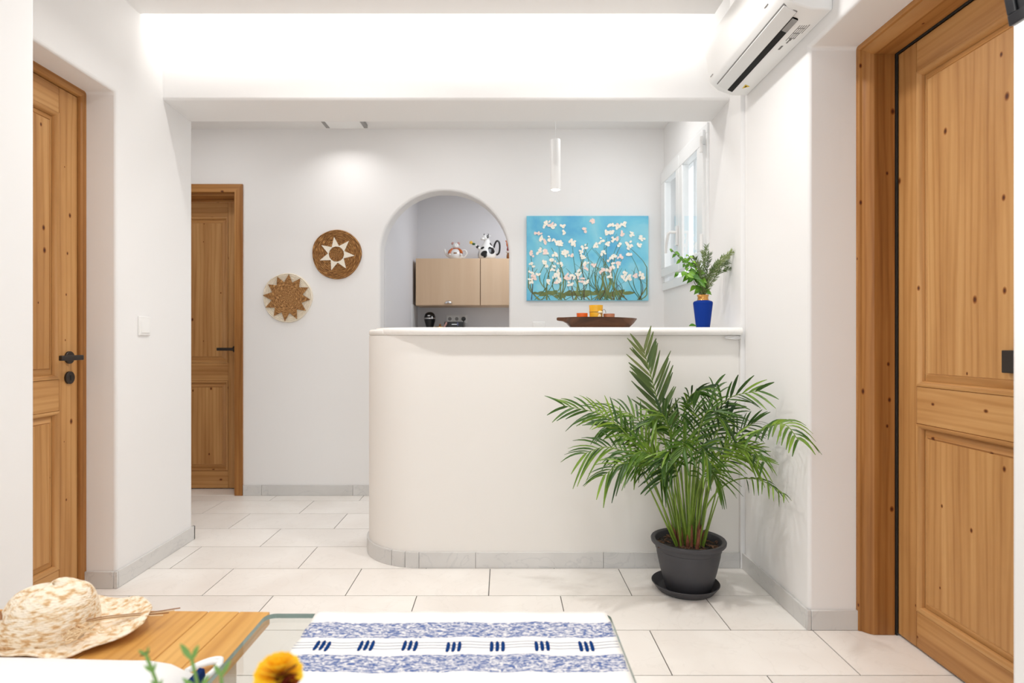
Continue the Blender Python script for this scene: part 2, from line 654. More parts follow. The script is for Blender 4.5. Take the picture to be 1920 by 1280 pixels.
M['navy_thread'] = simple('navy_thread', S(10, 58, 122), 0.9, bump=0.4, bscale=900, spec=0.1)
M['cord'] = simple('raffia_cord', S(226, 200, 162), 0.85, var=0.15, vscale=40)
M['raffia_dark'] = simple('brown_raffia', S(150, 106, 70), 0.85)
M['coil_tan'] = coil_mat('seagrass_coil', S(74, 44, 18), S(148, 100, 50), S(222, 174, 110))
M['coil_cream'] = coil_mat('cream_coil', S(218, 204, 182), S(232, 222, 204), S(242, 234, 220))
M['star_cream'] = simple('cream_yarn', S(238, 230, 214), 0.9, bump=0.4, bscale=260, var=0.06, vscale=200)
M['leaf_fg'] = simple('fresh_leaf', S(112, 152, 70), 0.5, var=0.2, vscale=40)
M['pane'] = glass_mat('window_glass', (0.97, 0.98, 0.98, 1))
M['table_glass'] = glass_mat('clear_table_glass', (0.955, 0.972, 0.962, 1))
M['jar_glass'] = glass_mat('jar_glass', (0.96, 0.97, 0.97, 1))
M['glass_edge'] = simple('green_glass_edge', S(112, 140, 132), 0.15, spec=0.8)
M['steel'] = simple('brushed_steel', (0.6, 0.6, 0.6, 1), 0.35, 1.0)
M['cable'] = simple('white_cable', (0.72, 0.72, 0.72, 1), 0.5)


def leaf_mat(name, c0, c1, c2, rough=0.42, trl=0.08):
    m, nt, b = new_mat(name)
    L = nt.links.new
    oi = N(nt, 'ShaderNodeObjectInfo')
    tc = N(nt, 'ShaderNodeTexCoord')
    nz = N(nt, 'ShaderNodeTexNoise')
    nz.inputs['Scale'].default_value = 9
    L(tc.outputs['Object'], nz.inputs['Vector'])
    md = N(nt, 'ShaderNodeMath', operation='MULTIPLY_ADD')
    md.inputs[1].default_value = 0.45
    L(oi.outputs['Random'], md.inputs[0])
    m2 = N(nt, 'ShaderNodeMath', operation='MULTIPLY')
    m2.inputs[1].default_value = 0.55
    L(nz.outputs['Fac'], m2.inputs[0])
    L(m2.outputs[0], md.inputs[2])
    rp = N(nt, 'ShaderNodeValToRGB')
    rp.color_ramp.elements[0].position = 0.2
    rp.color_ramp.elements[0].color = c0
    rp.color_ramp.elements[1].position = 0.8
    rp.color_ramp.elements[1].color = c2
    e = rp.color_ramp.elements.new(0.5)
    e.color = c1
    L(md.outputs[0], rp.inputs['Fac'])
    L(rp.outputs['Color'], b.inputs['Base Color'])
    b.inputs['Roughness'].default_value = rough
    b.inputs['Specular IOR Level'].default_value = 0.4
    # thin leaf: part of the light passes through
    tl = N(nt, 'ShaderNodeBsdfTranslucent')
    L(rp.outputs['Color'], tl.inputs[0])
    mx = N(nt, 'ShaderNodeMixShader')
    mx.inputs[0].default_value = trl
    out = nt.nodes['Material Output']
    L(b.outputs[0], mx.inputs[1])
    L(tl.outputs[0], mx.inputs[2])
    L(mx.outputs[0], out.inputs[0])
    return m


M['petal_yellow'] = leaf_mat('yellow_petal', S(255, 214, 40), S(255, 226, 60), S(255, 234, 90), 0.7, 0.4)
M['petal_red'] = leaf_mat('dark_red_petal', S(90, 14, 8), S(118, 26, 10), S(140, 40, 14), 0.7)
M['palm_leaf'] = leaf_mat('palm_leaf', S(26, 54, 10), S(60, 98, 20), S(132, 164, 50))
M['palm_leaf_old'] = leaf_mat('palm_leaf_old', S(58, 78, 36), S(86, 108, 54), S(120, 128, 76))
M['basil'] = leaf_mat('basil_leaf', S(54, 104, 16), S(92, 146, 32), S(136, 182, 60))
M['rosemary'] = leaf_mat('rosemary_leaf', S(62, 86, 46), S(104, 126, 70), S(156, 168, 108))


def straw_hat_mat():
    m, nt, b = new_mat('crochet_straw')
    L = nt.links.new
    tc = N(nt, 'ShaderNodeTexCoord')
    n1 = N(nt, 'ShaderNodeTexNoise')
    n1.inputs['Scale'].default_value = 95
    n1.inputs['Detail'].default_value = 3
    mp = N(nt, 'ShaderNodeMapping')
    mp.inputs['Scale'].default_value = (0.55, 0.7, 1.5)
    L(tc.outputs['Object'], mp.inputs['Vector'])
    L(mp.outputs[0], n1.inputs['Vector'])
    rp = N(nt, 'ShaderNodeValToRGB')
    rp.color_ramp.elements[0].position = 0.34
    rp.color_ramp.elements[0].color = S(210, 168, 120)
    rp.color_ramp.elements[1].position = 0.54
    rp.color_ramp.elements[1].color = S(246, 233, 212)
    e = rp.color_ramp.elements.new(0.44)
    e.color = S(232, 208, 172)
    L(n1.outputs['Fac'], rp.inputs['Fac'])
    L(rp.outputs['Color'], b.inputs['Base Color'])
    b.inputs['Roughness'].default_value = 0.85
    vo = N(nt, 'ShaderNodeTexVoronoi')
    vo.inputs['Scale'].default_value = 190
    L(mp.outputs[0], vo.inputs['Vector'])
    bp = N(nt, 'ShaderNodeBump')
    bp.inputs['Strength'].default_value = 0.7
    bp.inputs['Distance'].default_value = 0.004
    L(vo.outputs['Distance'], bp.inputs['Height'])
    L(bp.outputs['Normal'], b.inputs['Normal'])
    return m


M['straw'] = straw_hat_mat()


def runner_mat():
    """woven cotton: white ground, flecked blue bands, thin thread lines; y runs from the far hem"""
    m, nt, b = new_mat('woven_runner')
    L = nt.links.new
    tc = N(nt, 'ShaderNodeTexCoord')
    sp = N(nt, 'ShaderNodeSeparateXYZ')
    L(tc.outputs['Object'], sp.inputs[0])
    wob = N(nt, 'ShaderNodeTexNoise')
    wob.inputs['Scale'].default_value = 9
    wob.inputs['Detail'].default_value = 1
    cx = N(nt, 'ShaderNodeCombineXYZ')
    L(sp.outputs[0], cx.inputs[0])
    k = N(nt, 'ShaderNodeMath', operation='MULTIPLY')
    k.inputs[1].default_value = 0.35
    L(sp.outputs[1], k.inputs[0])
    L(k.outputs[0], cx.inputs[1])
    L(cx.outputs[0], wob.inputs['Vector'])
    wa = N(nt, 'ShaderNodeMath', operation='MULTIPLY_ADD')
    wa.inputs[1].default_value = 0.022
    wa.inputs[2].default_value = -0.011
    L(wob.outputs['Fac'], wa.inputs[0])
    yy = N(nt, 'ShaderNodeMath', operation='SUBTRACT')
    L(wa.outputs[0], yy.inputs[0])
    L(sp.outputs[1], yy.inputs[1])          # distance from the far hem, wobbled
    total = 0.9
    rp = N(nt, 'ShaderNodeValToRGB')
    rp.color_ramp.interpolation = 'CONSTANT'
    stops = [(0.0, 0), (0.052, 1), (0.118, 0), (0.183, 1), (0.243, 0), (0.62, 1), (0.68, 0), (0.745, 1), (0.81, 0)]
    els = rp.color_ramp.elements
    els[0].position = 0
    els[0].color = (0, 0, 0, 1)
    els[1].position = stops[1][0] / total
    els[1].color = (1, 1, 1, 1)
    for p, v in stops[2:]:
        e = els.new(p / total)
        e.color = (v, v, v, 1)
    dv = N(nt, 'ShaderNodeMath', operation='DIVIDE')
    dv.inputs[1].default_value = total
    L(yy.outputs[0], dv.inputs[0])
    L(dv.outputs[0], rp.inputs['Fac'])
    # flecks
    mp = N(nt, 'ShaderNodeMapping')
    mp.inputs['Rotation'].default_value = (0, 0, 0.55)
    mp.inputs['Scale'].default_value = (95, 240, 1)
    L(tc.outputs['Object'], mp.inputs['Vector'])
    fl = N(nt, 'ShaderNodeTexNoise')
    fl.inputs['Scale'].default_value = 0.95
    fl.inputs['Detail'].default_value = 2
    fl.inputs['Distortion'].default_value = 1.2
    L(mp.outputs[0], fl.inputs['Vector'])
    rf = N(nt, 'ShaderNodeValToRGB')
    rf.color_ramp.elements[0].position = 0.43
    rf.color_ramp.elements[0].color = S(84, 106, 160)
    rf.color_ramp.elements[1].position = 0.60
    rf.color_ramp.elements[1].color = S(232, 230, 230)
    L(fl.outputs['Fac'], rf.inputs['Fac'])
    mx = N(nt, 'ShaderNodeMix', data_type='RGBA')
    L(rp.outputs['Color'], mx.inputs[0])
    mx.inputs[6].default_value = S(244, 242, 238)
    L(rf.outputs['Color'], mx.inputs[7])
    last = mx.outputs[2]
    for c in (0.1385, 0.1495, 0.1605, 0.6985, 0.709, 0.7195):
        cmp = N(nt, 'ShaderNodeMath', operation='COMPARE')
        cmp.inputs[1].default_value = c
        cmp.inputs[2].default_value = 0.0011
        L(yy.outputs[0], cmp.inputs[0])
        m2 = N(nt, 'ShaderNodeMix', data_type='RGBA')
        L(cmp.outputs[0], m2.inputs[0])
        L(last, m2.inputs[6])
        m2.inputs[7].default_value = S(110, 122, 150)
        last = m2.outputs[2]
    L(last, b.inputs['Base Color'])
    b.inputs['Roughness'].default_value = 0.95
    b.inputs['Specular IOR Level'].default_value = 0.1
    bp = N(nt, 'ShaderNodeBump')
    bp.inputs['Strength'].default_value = 0.25
    bp.inputs['Distance'].default_value = 0.002
    L(fl.outputs['Fac'], bp.inputs['Height'])
    L(bp.outputs['Normal'], b.inputs['Normal'])
    return m


M['runner'] = runner_mat()


def painting_mat():
    """plain stand-in canvas: turquoise wash with loose olive sweeps and pale dabs"""
    m, nt, b = new_mat('painted_canvas')
    L = nt.links.new
    tc = N(nt, 'ShaderNodeTexCoord')
    nz = N(nt, 'ShaderNodeTexNoise')
    nz.inputs['Scale'].default_value = 3.2
    nz.inputs['Detail'].default_value = 6
    nz.inputs['Distortion'].default_value = 0.7
    L(tc.outputs['Object'], nz.inputs['Vector'])
    rp = N(nt, 'ShaderNodeValToRGB')
    rp.color_ramp.elements[0].position = 0.32
    rp.color_ramp.elements[0].color = S(80, 168, 216)
    rp.color_ramp.elements[1].position = 0.66
    rp.color_ramp.elements[1].color = S(160, 218, 230)
    e = rp.color_ramp.elements.new(0.5)
    e.color = S(120, 202, 226)
    L(nz.outputs['Fac'], rp.inputs['Fac'])
    L(rp.outputs['Color'], b.inputs['Base Color'])
    b.inputs['Roughness'].default_value = 0.6
    bp = N(nt, 'ShaderNodeBump')
    bp.inputs['Strength'].default_value = 0.2
    bp.inputs['Distance'].default_value = 0.003
    L(nz.outputs['Fac'], bp.inputs['Height'])
    L(bp.outputs['Normal'], b.inputs['Normal'])
    return m


M['canvas'] = painting_mat()
M['paint_olive'] = simple('olive_paint', S(112, 126, 72), 0.6, var=0.3, vscale=18)
M['paint_green'] = simple('green_paint', S(74, 112, 78), 0.6, var=0.3, vscale=18)
M['paint_brown'] = simple('brown_paint', S(84, 66, 46), 0.6, var=0.3, vscale=18)
M['paint_cream'] = simple('cream_paint', S(252, 246, 234), 0.6, var=0.05, vscale=40)
M['paint_pink'] = simple('pink_paint', S(250, 224, 216), 0.6, var=0.05, vscale=40)
M['paint_yellow'] = simple('yellow_paint', S(224, 206, 120), 0.6)

# ------------------------------------------------------------------ room shell
XL, XR, XRF = -1.668, 1.13, 1.112            # left wall, right wall near / far
YB = 4.18                                    # back wall of the hall
CEIL = 2.568
TOP = 2.76

# floor: grout bed and single tiles laid in running bond
fl = MB().box(-2.9, 2.3, -1.0, 6.15, -0.08, -0.0025).build('floor', M['grout'])
struct(fl, 'cream stone tile floor in running bond')
PIT_Y, PIT_X, GAP = 0.3016, 0.6, 0.0042
tile_mesh = {}


def tile_obj(x0, x1, y0, y1):
    w, h = round(x1 - x0, 4), round(y1 - y0, 4)
    key = (w, h)
    if key not in tile_mesh:
        t = MB().box(-w / 2, w / 2, -h / 2, h / 2, -0.008, 0).build('tile', M['tile'], fl)
        tile_mesh[key] = t.data
    else:
        t = bpy.data.objects.new('tile', tile_mesh[key])
        COL.objects.link(t)
        t.parent = fl
    t.location = ((x0 + x1) / 2, (y0 + y1) / 2, 0)


for k in range(-7, 9):
    y0 = 1.926 + k * PIT_Y
    y1 = y0 + PIT_Y
    off = -0.06 if k % 2 == 0 else 0.24
    y1c = min(y1, 4.42)
    if y0 > 4.40:
        continue
    for i in range(-5, 4):
        x0 = off + i * PIT_X
        x1 = x0 + PIT_X
        x0c, x1c = max(x0, -2.85), min(x1, 1.60)
        if x1c - x0c < 0.02:
            continue
        if y1 < 1.6 and x1 < -1.4:
            continue
        tile_obj(x0c + GAP / 2, x1c - GAP / 2, y0 + GAP / 2, y1c - GAP / 2)

# left wall with the door opening (L-shaped in elevation)
LD0, LD1 = 1.755, 2.609                      # left door opening in Y
lw = wall_holes([(1.70, 2.137), (LD1, 2.137), (LD1, 0), (3.245, 0), (3.245, TOP), (1.70, TOP)], [], -1.96, XL, 'x', 'wall_left', M['plaster'], 0.012)
struct(lw, 'white plaster left wall with deep door recess')
o = MB().box(-2.2, -1.355, -1.0, 1.75, 0, TOP).build('wall_left_near', M['plaster'], bevel=0.01)
struct(o)
# right wall: near part with the door recess, far part with the window
RD0, RD1 = 1.346, 2.235
rw = wall_holes([(-1.0, 0), (RD0, 0), (RD0, 2.148), (RD1, 2.148), (RD1, 0), (2.83, 0), (2.83, TOP), (-1.0, TOP)], [], XR, 1.62, 'x', 'wall_right', M['plaster'], 0.012)
struct(rw, 'white plaster right wall with deep door recess')
WY0, WY1, WZ0, WZ1 = 3.29, 4.15, 1.44, 2.225
rf = wall_holes([(2.83, 0), (4.40, 0), (4.40, TOP), (2.83, TOP)], [[(WY0, WZ0), (WY1, WZ0), (WY1, WZ1), (WY0, WZ1)]], XRF, 1.215, 'x', 'wall_right_far', M['plaster'])
# back wall with the kitchen arch and the door opening
AX0, AX1 = -0.848, 0.044
AC_, AR = (AX0 + AX1) / 2, (AX1 - AX0) / 2
arch = [(AX0, 0.0), (AX1, 0.0)] + arc(AC_, 1.66, AR, 0, 180, 28)
BD0, BD1 = -2.705, -1.815
bw = wall_holes([(-2.9, 0), (BD0, 0), (BD0, 2.127), (BD1, 2.127), (BD1, 0), (AX0, 0)] + arc(AC_, 1.66, AR, 180, 0, 28) + [(AX1, 0), (XRF + 0.02, 0), (XRF + 0.02, TOP), (-2.9, TOP)], [], YB, YB + 0.15, 'y', 'wall_back', M['plaster'], 0.015)
struct(bw, 'white back wall with round kitchen arch')
struct(MB().box(-3.0, -2.9, 3.0, 4.45, 0, TOP).build('wall_hall_left', M['plaster']))
struct(MB().box(-2.9, -1.96, 3.0, 3.245, 0, TOP).build('wall_hall_front', M['plaster']))
# beam over the bar, ceilings with the light cove
o = MB().prism([(2.965, 2.247), (3.24, 2.236), (3.24, TOP), (2.965, TOP)], -1.70, XRF + 0.05, 'x').build('beam', M['plaster'], bevel=0.012, seg=3)
struct(o, 'white beam over the bar counter')
struct(MB().box(-1.70, 0.973, -1.0, 2.78, CEIL, CEIL + 0.03).build('ceiling', M['ceiling']), 'lowered ceiling with a light cove at its edges')
struct(MB().box(-2.2, 1.7, -1.0, 3.0, TOP - 0.01, TOP + 0.08).build('ceiling_upper', M['ceiling']))
struct(MB().box(-3.0, XRF + 0.1, 3.2, YB + 0.1, 2.53, 2.6).build('ceiling_hall', M['ceiling']))
# kitchen behind the arch
KB = 5.97
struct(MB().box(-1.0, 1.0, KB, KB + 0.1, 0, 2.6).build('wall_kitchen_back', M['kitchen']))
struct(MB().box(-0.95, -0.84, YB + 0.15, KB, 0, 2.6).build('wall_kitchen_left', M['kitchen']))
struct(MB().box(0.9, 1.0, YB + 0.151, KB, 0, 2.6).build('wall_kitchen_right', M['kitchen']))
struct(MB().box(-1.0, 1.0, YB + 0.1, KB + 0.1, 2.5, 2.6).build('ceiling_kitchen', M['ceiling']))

# ------------------------------------------------------------------ baseboards (single marble pieces)
BH, BT = 0.073, 0.011


def baseboard(name, pieces, label=None):
    root = bpy.data.objects.new(name, None)
    root.empty_display_size = 0.05
    COL.objects.link(root)
    struct(root, label)
    for pc in pieces:
        MB().box(*pc, 0.0005, BH).build('skirting_piece', M['marble'], root, bevel=0.0015, seg=1)
    return root


g = 0.0012
baseboard('baseboard_left', [
    (XL, XL + BT, 2.609 + g, 3.245 + BT, ),
    (XL - 0.005, XL + BT, 2.609 - BT, 2.609 - g),
    (-1.80, XL - 0.005 - g, 2.609 - BT, 2.609),
    (-1.96, XL + BT, 3.245, 3.245 + BT)], 'pale marble skirting of the left wall')
baseboard('baseboard_right', [
    (XR - BT, XR, 2.235 + g, 2.845),
    (XR - BT, XR + 0.004, 2.235 - BT, 2.235),
    (XR + 0.004 + g, 1.312, 2.235 - BT, 2.235),
    (XR - BT, XR, -0.9, RD0)], 'grey marble skirting of the right wall')
baseboard('baseboard_back', [
    (-1.793, -1.665, YB - BT, YB), (-1.665 + g, -1.035, YB - BT, YB), (-1.035 + g, AX0, YB - BT, YB),
    (AX1, 0.6, YB - BT, YB), (0.6 + g, XRF - BT, YB - BT, YB)], 'grey marble skirting of the back wall')

# ------------------------------------------------------------------ doors


def sweep_frame(prof, W, H, parent, mv, mh, name_j='jamb', name_h='head'):
    """prof: (a depth, b inset) closed outline; opening 0..W x 0..H, mitred at the top corners"""
    n = len(prof)

    def piece(name, ends, mat):
        v = [e for e in ends[0]] + [e for e in ends[1]]
        f = [tuple(range(n))[::-1], tuple(range(n, 2 * n))] + [(i, (i + 1) % n, n + (i + 1) % n, n + i) for i in range(n)]
        return MB().add(v, f).build(name, mat, parent, smooth=25)
    piece(name_j, ([(b, a, 0.001) for a, b in prof], [(b, a, H - b) for a, b in prof]), mv)
    piece(name_j, ([(W - b, a, 0.001) for a, b in prof], [(W - b, a, H - b) for a, b in prof]), mv)
    piece(name_h, ([(b, a, H - b) for a, b in prof], [(W - b, a, H - b) for a, b in prof]), mh)


def ring(mb, x0, x1, z0, z1, steps, closed=False):
    """nested rectangles: steps = [(inset, depth)...]"""
    v, f = [], []
    for ins, d in steps:
        v += [(x0 + ins, d, z0 + ins), (x1 - ins, d, z0 + ins), (x1 - ins, d, z1 - ins), (x0 + ins, d, z1 - ins)]
    for k in range(len(steps) - 1):
        for i in range(4):
            j = (i + 1) % 4
            f.append((4 * k + i, 4 * k + j, 4 * k + 4 + j, 4 * k + 4 + i))
    if closed:
        b = 4 * (len(steps) - 1)
        f.append((b, b + 1, b + 2, b + 3))
    mb.add(v, f)
    mb.m = [1 if (q < 4 * (len(steps) - 1) and q % 4 in (0, 2)) else 0 for q in range(len(mb.f))]
    return mb


def door_leaf(root, x0, x1, d, zt, stile=0.10, th=0.04):
    """frame-and-panel leaf: stiles, rails, mouldings and raised panels; front face at depth d"""
    zb, r1, m0, m1, t0 = 0.008, 0.133, 0.780, 0.908, zt - 0.105
    xs0, xs1 = x0 + stile, x1 - stile
    MB().box(x0, xs0 - 0.0008, d, d + th, zb, zt).build('stile', M['pine_v'], root, bevel=0.002)
    MB().box(xs1 + 0.0008, x1, d, d + th, zb, zt).build('stile', M['pine_v'], root, bevel=0.002)
    for a, b in ((zb, r1), (m0, m1), (t0, zt)):
        MB().box(xs0, xs1, d + 0.0006, d + th, a, b).build('rail', M['pine_h'], root, bevel=0.002)
    for a, b in ((r1, m0), (m1, t0)):
        ring(MB(), xs0, xs1, a, b, [(0, d + 0.012), (0.001, d - 0.002), (0.006, d - 0.004), (0.012, d - 0.001), (0.017, d + 0.009), (0.019, d + 0.016)]).build('panel_moulding', [M['pine_v'], M['pine_h']], root, smooth=50)
        ring(MB(), xs0, xs1, a, b, [(0.015, d + 0.018), (0.022, d + 0.016), (0.042, d + 0.005), (0.0435, d + 0.008), (0.046, d + 0.008), (0.047, d + 0.005)], True).build('panel', [M['pine_v'], M['pine_h']], root, smooth=20)
        MB().box(xs0, xs1, d + 0.02, d + th - 0.005, a, b).build('panel_core', M['pine_v'], root)


def door(name, loc, rz, label):
    o = bpy.data.objects.new(name, None)
    o.empty_display_size = 0.1
    o.location = loc
    o.rotation_euler = (0, 0, rz)
    COL.objects.link(o)
    return struct(o, label)


# left door: local x = +Y, local depth = -X
dl = door('door_1', (-1.797, LD0, 0), PI / 2, 'pine panel door in the left wall recess')
WL, HL = LD1 - LD0, 2.137
sweep_frame([(0.0, 0.0), (0.0, 0.024), (0.004, 0.030), (0.012, 0.033), (0.10, 0.033), (0.10, 0.0)], WL, HL, dl, M['frame_v'], M['frame_h'])
MB().box(0, WL, 0.101, 0.112, 0, HL).build('light_block_board', M['pine_v'], dl)  # unseen board added to stop light leaking round the leaf
door_leaf(dl, 0.036, WL - 0.036, 0.014, HL - 0.037, 0.105)


def lever(root, x, z, d, direction, plate=False, length=0.105):
    hb = MB().lathe([(0, 0), (0.026, 0), (0.026, 0.007), (0.024, 0.009), (0, 0.009)], 28, (x, d, z), Matrix.Rotation(PI / 2, 3, 'X')).build('handle_rose', M['iron'], root, smooth=40)
    h = MB()
    h.tube([(x, d - 0.006, z), (x, d - 0.050, z)], 0.009, 14)
    h.box(min(x - 0.010 * direction, x + length * direction), max(x - 0.010 * direction, x + length * direction), d - 0.058, d - 0.042, z - 0.0105, z + 0.0105)
    h.build('door_handle', M['iron'], root, bevel=0.003)
    return hb


hx = 0.767                                   # handle stands on the stile next to the jamb
lever(dl, hx, 0.996, 0.014, -1, length=0.115)
k = MB().lathe([(0, 0), (0.026, 0), (0.026, 0.008), (0.022, 0.010), (0.019, 0.0085), (0, 0.0085)], 28, (hx, 0.014, 0.912), Matrix.Rotation(PI / 2, 3, 'X')).build('keyhole_plate', M['iron'], dl, smooth=40)
MB().box(hx - 0.003, hx + 0.003, 0.0045, 0.0056, 0.901, 0.922).build('keyhole', M['hole'], k)

# right door: local x = -Y, local depth = +X, origin at far jamb
dr = door('door_2', (1.305, RD1, 0), -PI / 2, 'pine panel door in the right wall recess')
WR, HR = RD1 - RD0, 2.148
sweep_frame([(0.0, 0.0), (0.0, 0.012), (0.004, 0.016), (0.012, 0.017), (0.014, 0.022), (0.020, 0.030), (0.030, 0.040), (0.040, 0.045), (0.113, 0.046), (0.115, 0.044), (0.116, 0.030), (0.22, 0.030), (0.22, 0.0)], WR, HR, dr, M['frame_v'], M['frame_h'])
sw = [(0.1165, 0.046), (0.1165, 0.051), (0.121, 0.051), (0.121, 0.030), (0.118, 0.030), (0.118, 0.046)]
sweep_frame([(0.117, 0.031), (0.117, 0.0485), (0.123, 0.0485), (0.123, 0.031)], WR, HR, dr, M['gap_shade'], M['gap_shade'], 'gap_shade_strip', 'gap_shade_strip')  # dark strip put in as the shadow between jamb and leaf
MB().box(0, WR, 0.221, 0.232, 0, HR).build('light_block_board', M['pine_v'], dr)  # added out of sight to block outside light at the gaps
door_leaf(dr, 0.050, WR - 0.050, 0.124, HR - 0.050, 0.095)
MB().box(0.520, 0.568, 0.108, 0.131, 0.974, 1.038).build('latch_plate', M['iron'], dr, bevel=0.002)

# back door: local = world axes
db = door('door_3', (BD0, YB, 0), 0, 'pine panel door at the far left of the hall')
WB, HB = BD1 - BD0, 2.127
sweep_frame([(0.0, -0.02), (-0.014, -0.02), (-0.014, 0.034), (-0.002, 0.036), (0.022, 0.036), (0.024, 0.052), (0.148, 0.053), (0.148, 0.0), (0.0, 0.0)], WB, HB, db, M['frame_v'], M['frame_h'], 'door_casing', 'door_casing_head')
sweep_frame([(0.150, 0.0), (0.150, 0.055), (0.156, 0.060), (0.158, 0.062), (0.168, 0.062), (0.168, 0.0)], WB, HB, db, M['frame_v'], M['frame_h'])
MB().box(0, WB, 0.225, 0.236, 0, HB).build('light_block_board', M['pine_v'], db)  # same added light block, hidden behind this leaf
door_leaf(db, 0.058, WB - 0.058, 0.172, HB - 0.062, 0.105)
lever(db, WB - 0.105, 1.008, 0.172, -1, length=0.115)
MB().box(0.0, WB, 0.0, 0.24, -0.006, 0.0015).build('threshold', M['tile'], db)

# ------------------------------------------------------------------ window in the right wall
wn = bpy.data.objects.new('window_1', None)
COL.objects.link(wn)
struct(wn, 'white two-sash window beside the bar counter')
wn.location = (XRF, 0, 0)


def rect_frame(mb, y0, y1, z0, z1, x0, x1, t):
    mb.box(x0, x1, y0, y1, z0, z0 + t)
    mb.box(x0, x1, y0, y1, z1 - t, z1)
    mb.box(x0, x1, y0, y0 + t, z0 + t, z1 - t)
    mb.box(x0, x1, y1 - t, y1, z0 + t, z1 - t)
    return mb


rect_frame(MB(), WY0 - 0.03, WY1 + 0.025, WZ0 - 0.03, WZ1 + 0.02, -0.012, 0.022, 0.055).build('window_frame', M['pvc'], wn, bevel=0.003)
ymid = 3.735
for y0, y1, gy0, gy1 in ((WY0 - 0.002, ymid - 0.002, 3.385, 3.665), (ymid + 0.002, WY1 - 0.002, 3.80, 4.065)):
    s = MB()
    x0, x1 = -0.028, 0.016
    z0, z1, gz0, gz1 = 1.50, 2.215, 1.558, 2.135
    s.box(x0, x1, y0, y1, z0, gz0)
    s.box(x0, x1, y0, y1, gz1, z1)
    s.box(x0, x1, y0, gy0, gz0, gz1)
    s.box(x0, x1, gy1, y1, gz0, gz1)
    so = s.build('window_sash', M['pvc'], wn, bevel=0.004)
    MB().box(-0.020, -0.015, gy0 - 0.01, gy1 + 0.01, gz0 - 0.01, gz1 + 0.01).build('pane', M['pane'], so)
h = MB()
h.box(-0.040, -0.030, ymid + 0.006, ymid + 0.036, 1.66, 1.78)
h.tube([(-0.04, ymid + 0.02, 1.74), (-0.075, ymid + 0.02, 1.742), (-0.082, ymid + 0.03, 1.735), (-0.084, ymid + 0.06, 1.69), (-0.082, ymid + 0.085, 1.62)], [0.009, 0.009, 0.010, 0.010, 0.008], 10)
h.build('window_handle', M['white_plastic'], wn, smooth=40)
for z in (2.09, 1.56):
    MB().tube([(-0.036, WY0 - 0.006, z), (-0.036, WY0 - 0.006, z + 0.085)], 0.009, 12).build('hinge', M['white_plastic'], wn, smooth=40)
# outer shutters frame in the wall thickness
of = rect_frame(MB(), WY0 + 0.01, WY1 - 0.01, WZ0 + 0.01, WZ1 - 0.01, 0.070, 0.100, 0.035)
of.box(0.070, 0.100, ymid - 0.02, ymid + 0.02, WZ0 + 0.045, WZ1 - 0.045)
of.build('outer_frame', M['pvc'], wn, bevel=0.003)

# ------------------------------------------------------------------ bar counter
bar = thing('bar_counter', (-0.383, 2.846, 0), 'long cream plastered half wall with a rounded left end', 'bar counter')
cx, cy, r0 = -0.383, 3.154, 0.308


def bar_outline(r, front):
    pts = [(cx + r * math.cos(a), cy + r * math.sin(a)) for a in [math.radians(270 - 90 * i / 18) for i in range(19)]]
    return pts


loc = Vector(bar.location)
outl = bar_outline(r0, cy - r0) + [(cx - r0, 3.30), (cx - r0 + 0.16, 3.30)] + [(cx + (r0 - 0.16) * math.cos(a), cy + (r0 - 0.16) * math.sin(a)) for a in [math.radians(180 + 90 * i / 10) for i in range(11)]] + [(XRF - 0.001, cy - r0 + 0.16), (XRF - 0.001, cy - r0)]
mb = MB().prism([(x - loc.x, y - loc.y) for x, y in outl], 0.0, 1.0915, 'z')
mb.build('body', M['counter'], bar, smooth=35)
# plaster shoulder round the open end of the slab
outl2 = [(cx + r0 * math.cos(a), cy + r0 * math.sin(a)) for a in [math.radians(232 - 52 * i / 12) for i in range(13)]] + [(cx - r0, 3.30), (cx - r0 + 0.05, 3.30)] + [(cx + (r0 - 0.05) * math.cos(a), cy + (r0 - 0.05) * math.sin(a)) for a in [math.radians(180 + 52 * i / 12) for i in range(13)]]
MB().prism([(x - loc.x, y - loc.y) for x, y in outl2], 1.0915, 1.122, 'z').build('plaster_shoulder', M['counter'], bar, bevel=0.012, seg=3)


def skirt(path):
    inner = [Vector((x, y)) for x, y in path]
    n = len(inner)
    outp = []
    for i in range(n):
        t = (inner[min(i + 1, n - 1)] - inner[max(i - 1, 0)]).normalized()
        outp.append(inner[i] + Vector((-t.y, t.x)) * BT)
    poly = [(p.x - loc.x, p.y - loc.y) for p in inner] + [(p.x - loc.x, p.y - loc.y) for p in reversed(outp)]
    MB().prism(poly, 0.0005, BH, 'z').build('skirting_piece', M['marble'], bar, smooth=35)


def cpt(a, r=r0):
    return (cx + r * math.cos(math.radians(a)), cy + r * math.sin(math.radians(a)))


yf = cy - r0
for a0, a1 in ((268, 256), (255.6, 243), (242.6, 205), (204.6, 181)):
    skirt([cpt(a0 + (a1 - a0) * i / 8) for i in range(9)])
skirt([(-0.129, yf), (-0.39, yf), cpt(268.4)])
skirt([(0.47, yf), (-0.127, yf)])
skirt([(1.110, yf), (0.472, yf)])
skirt([(cx - r0, 3.156), (cx - r0, 3.30)])

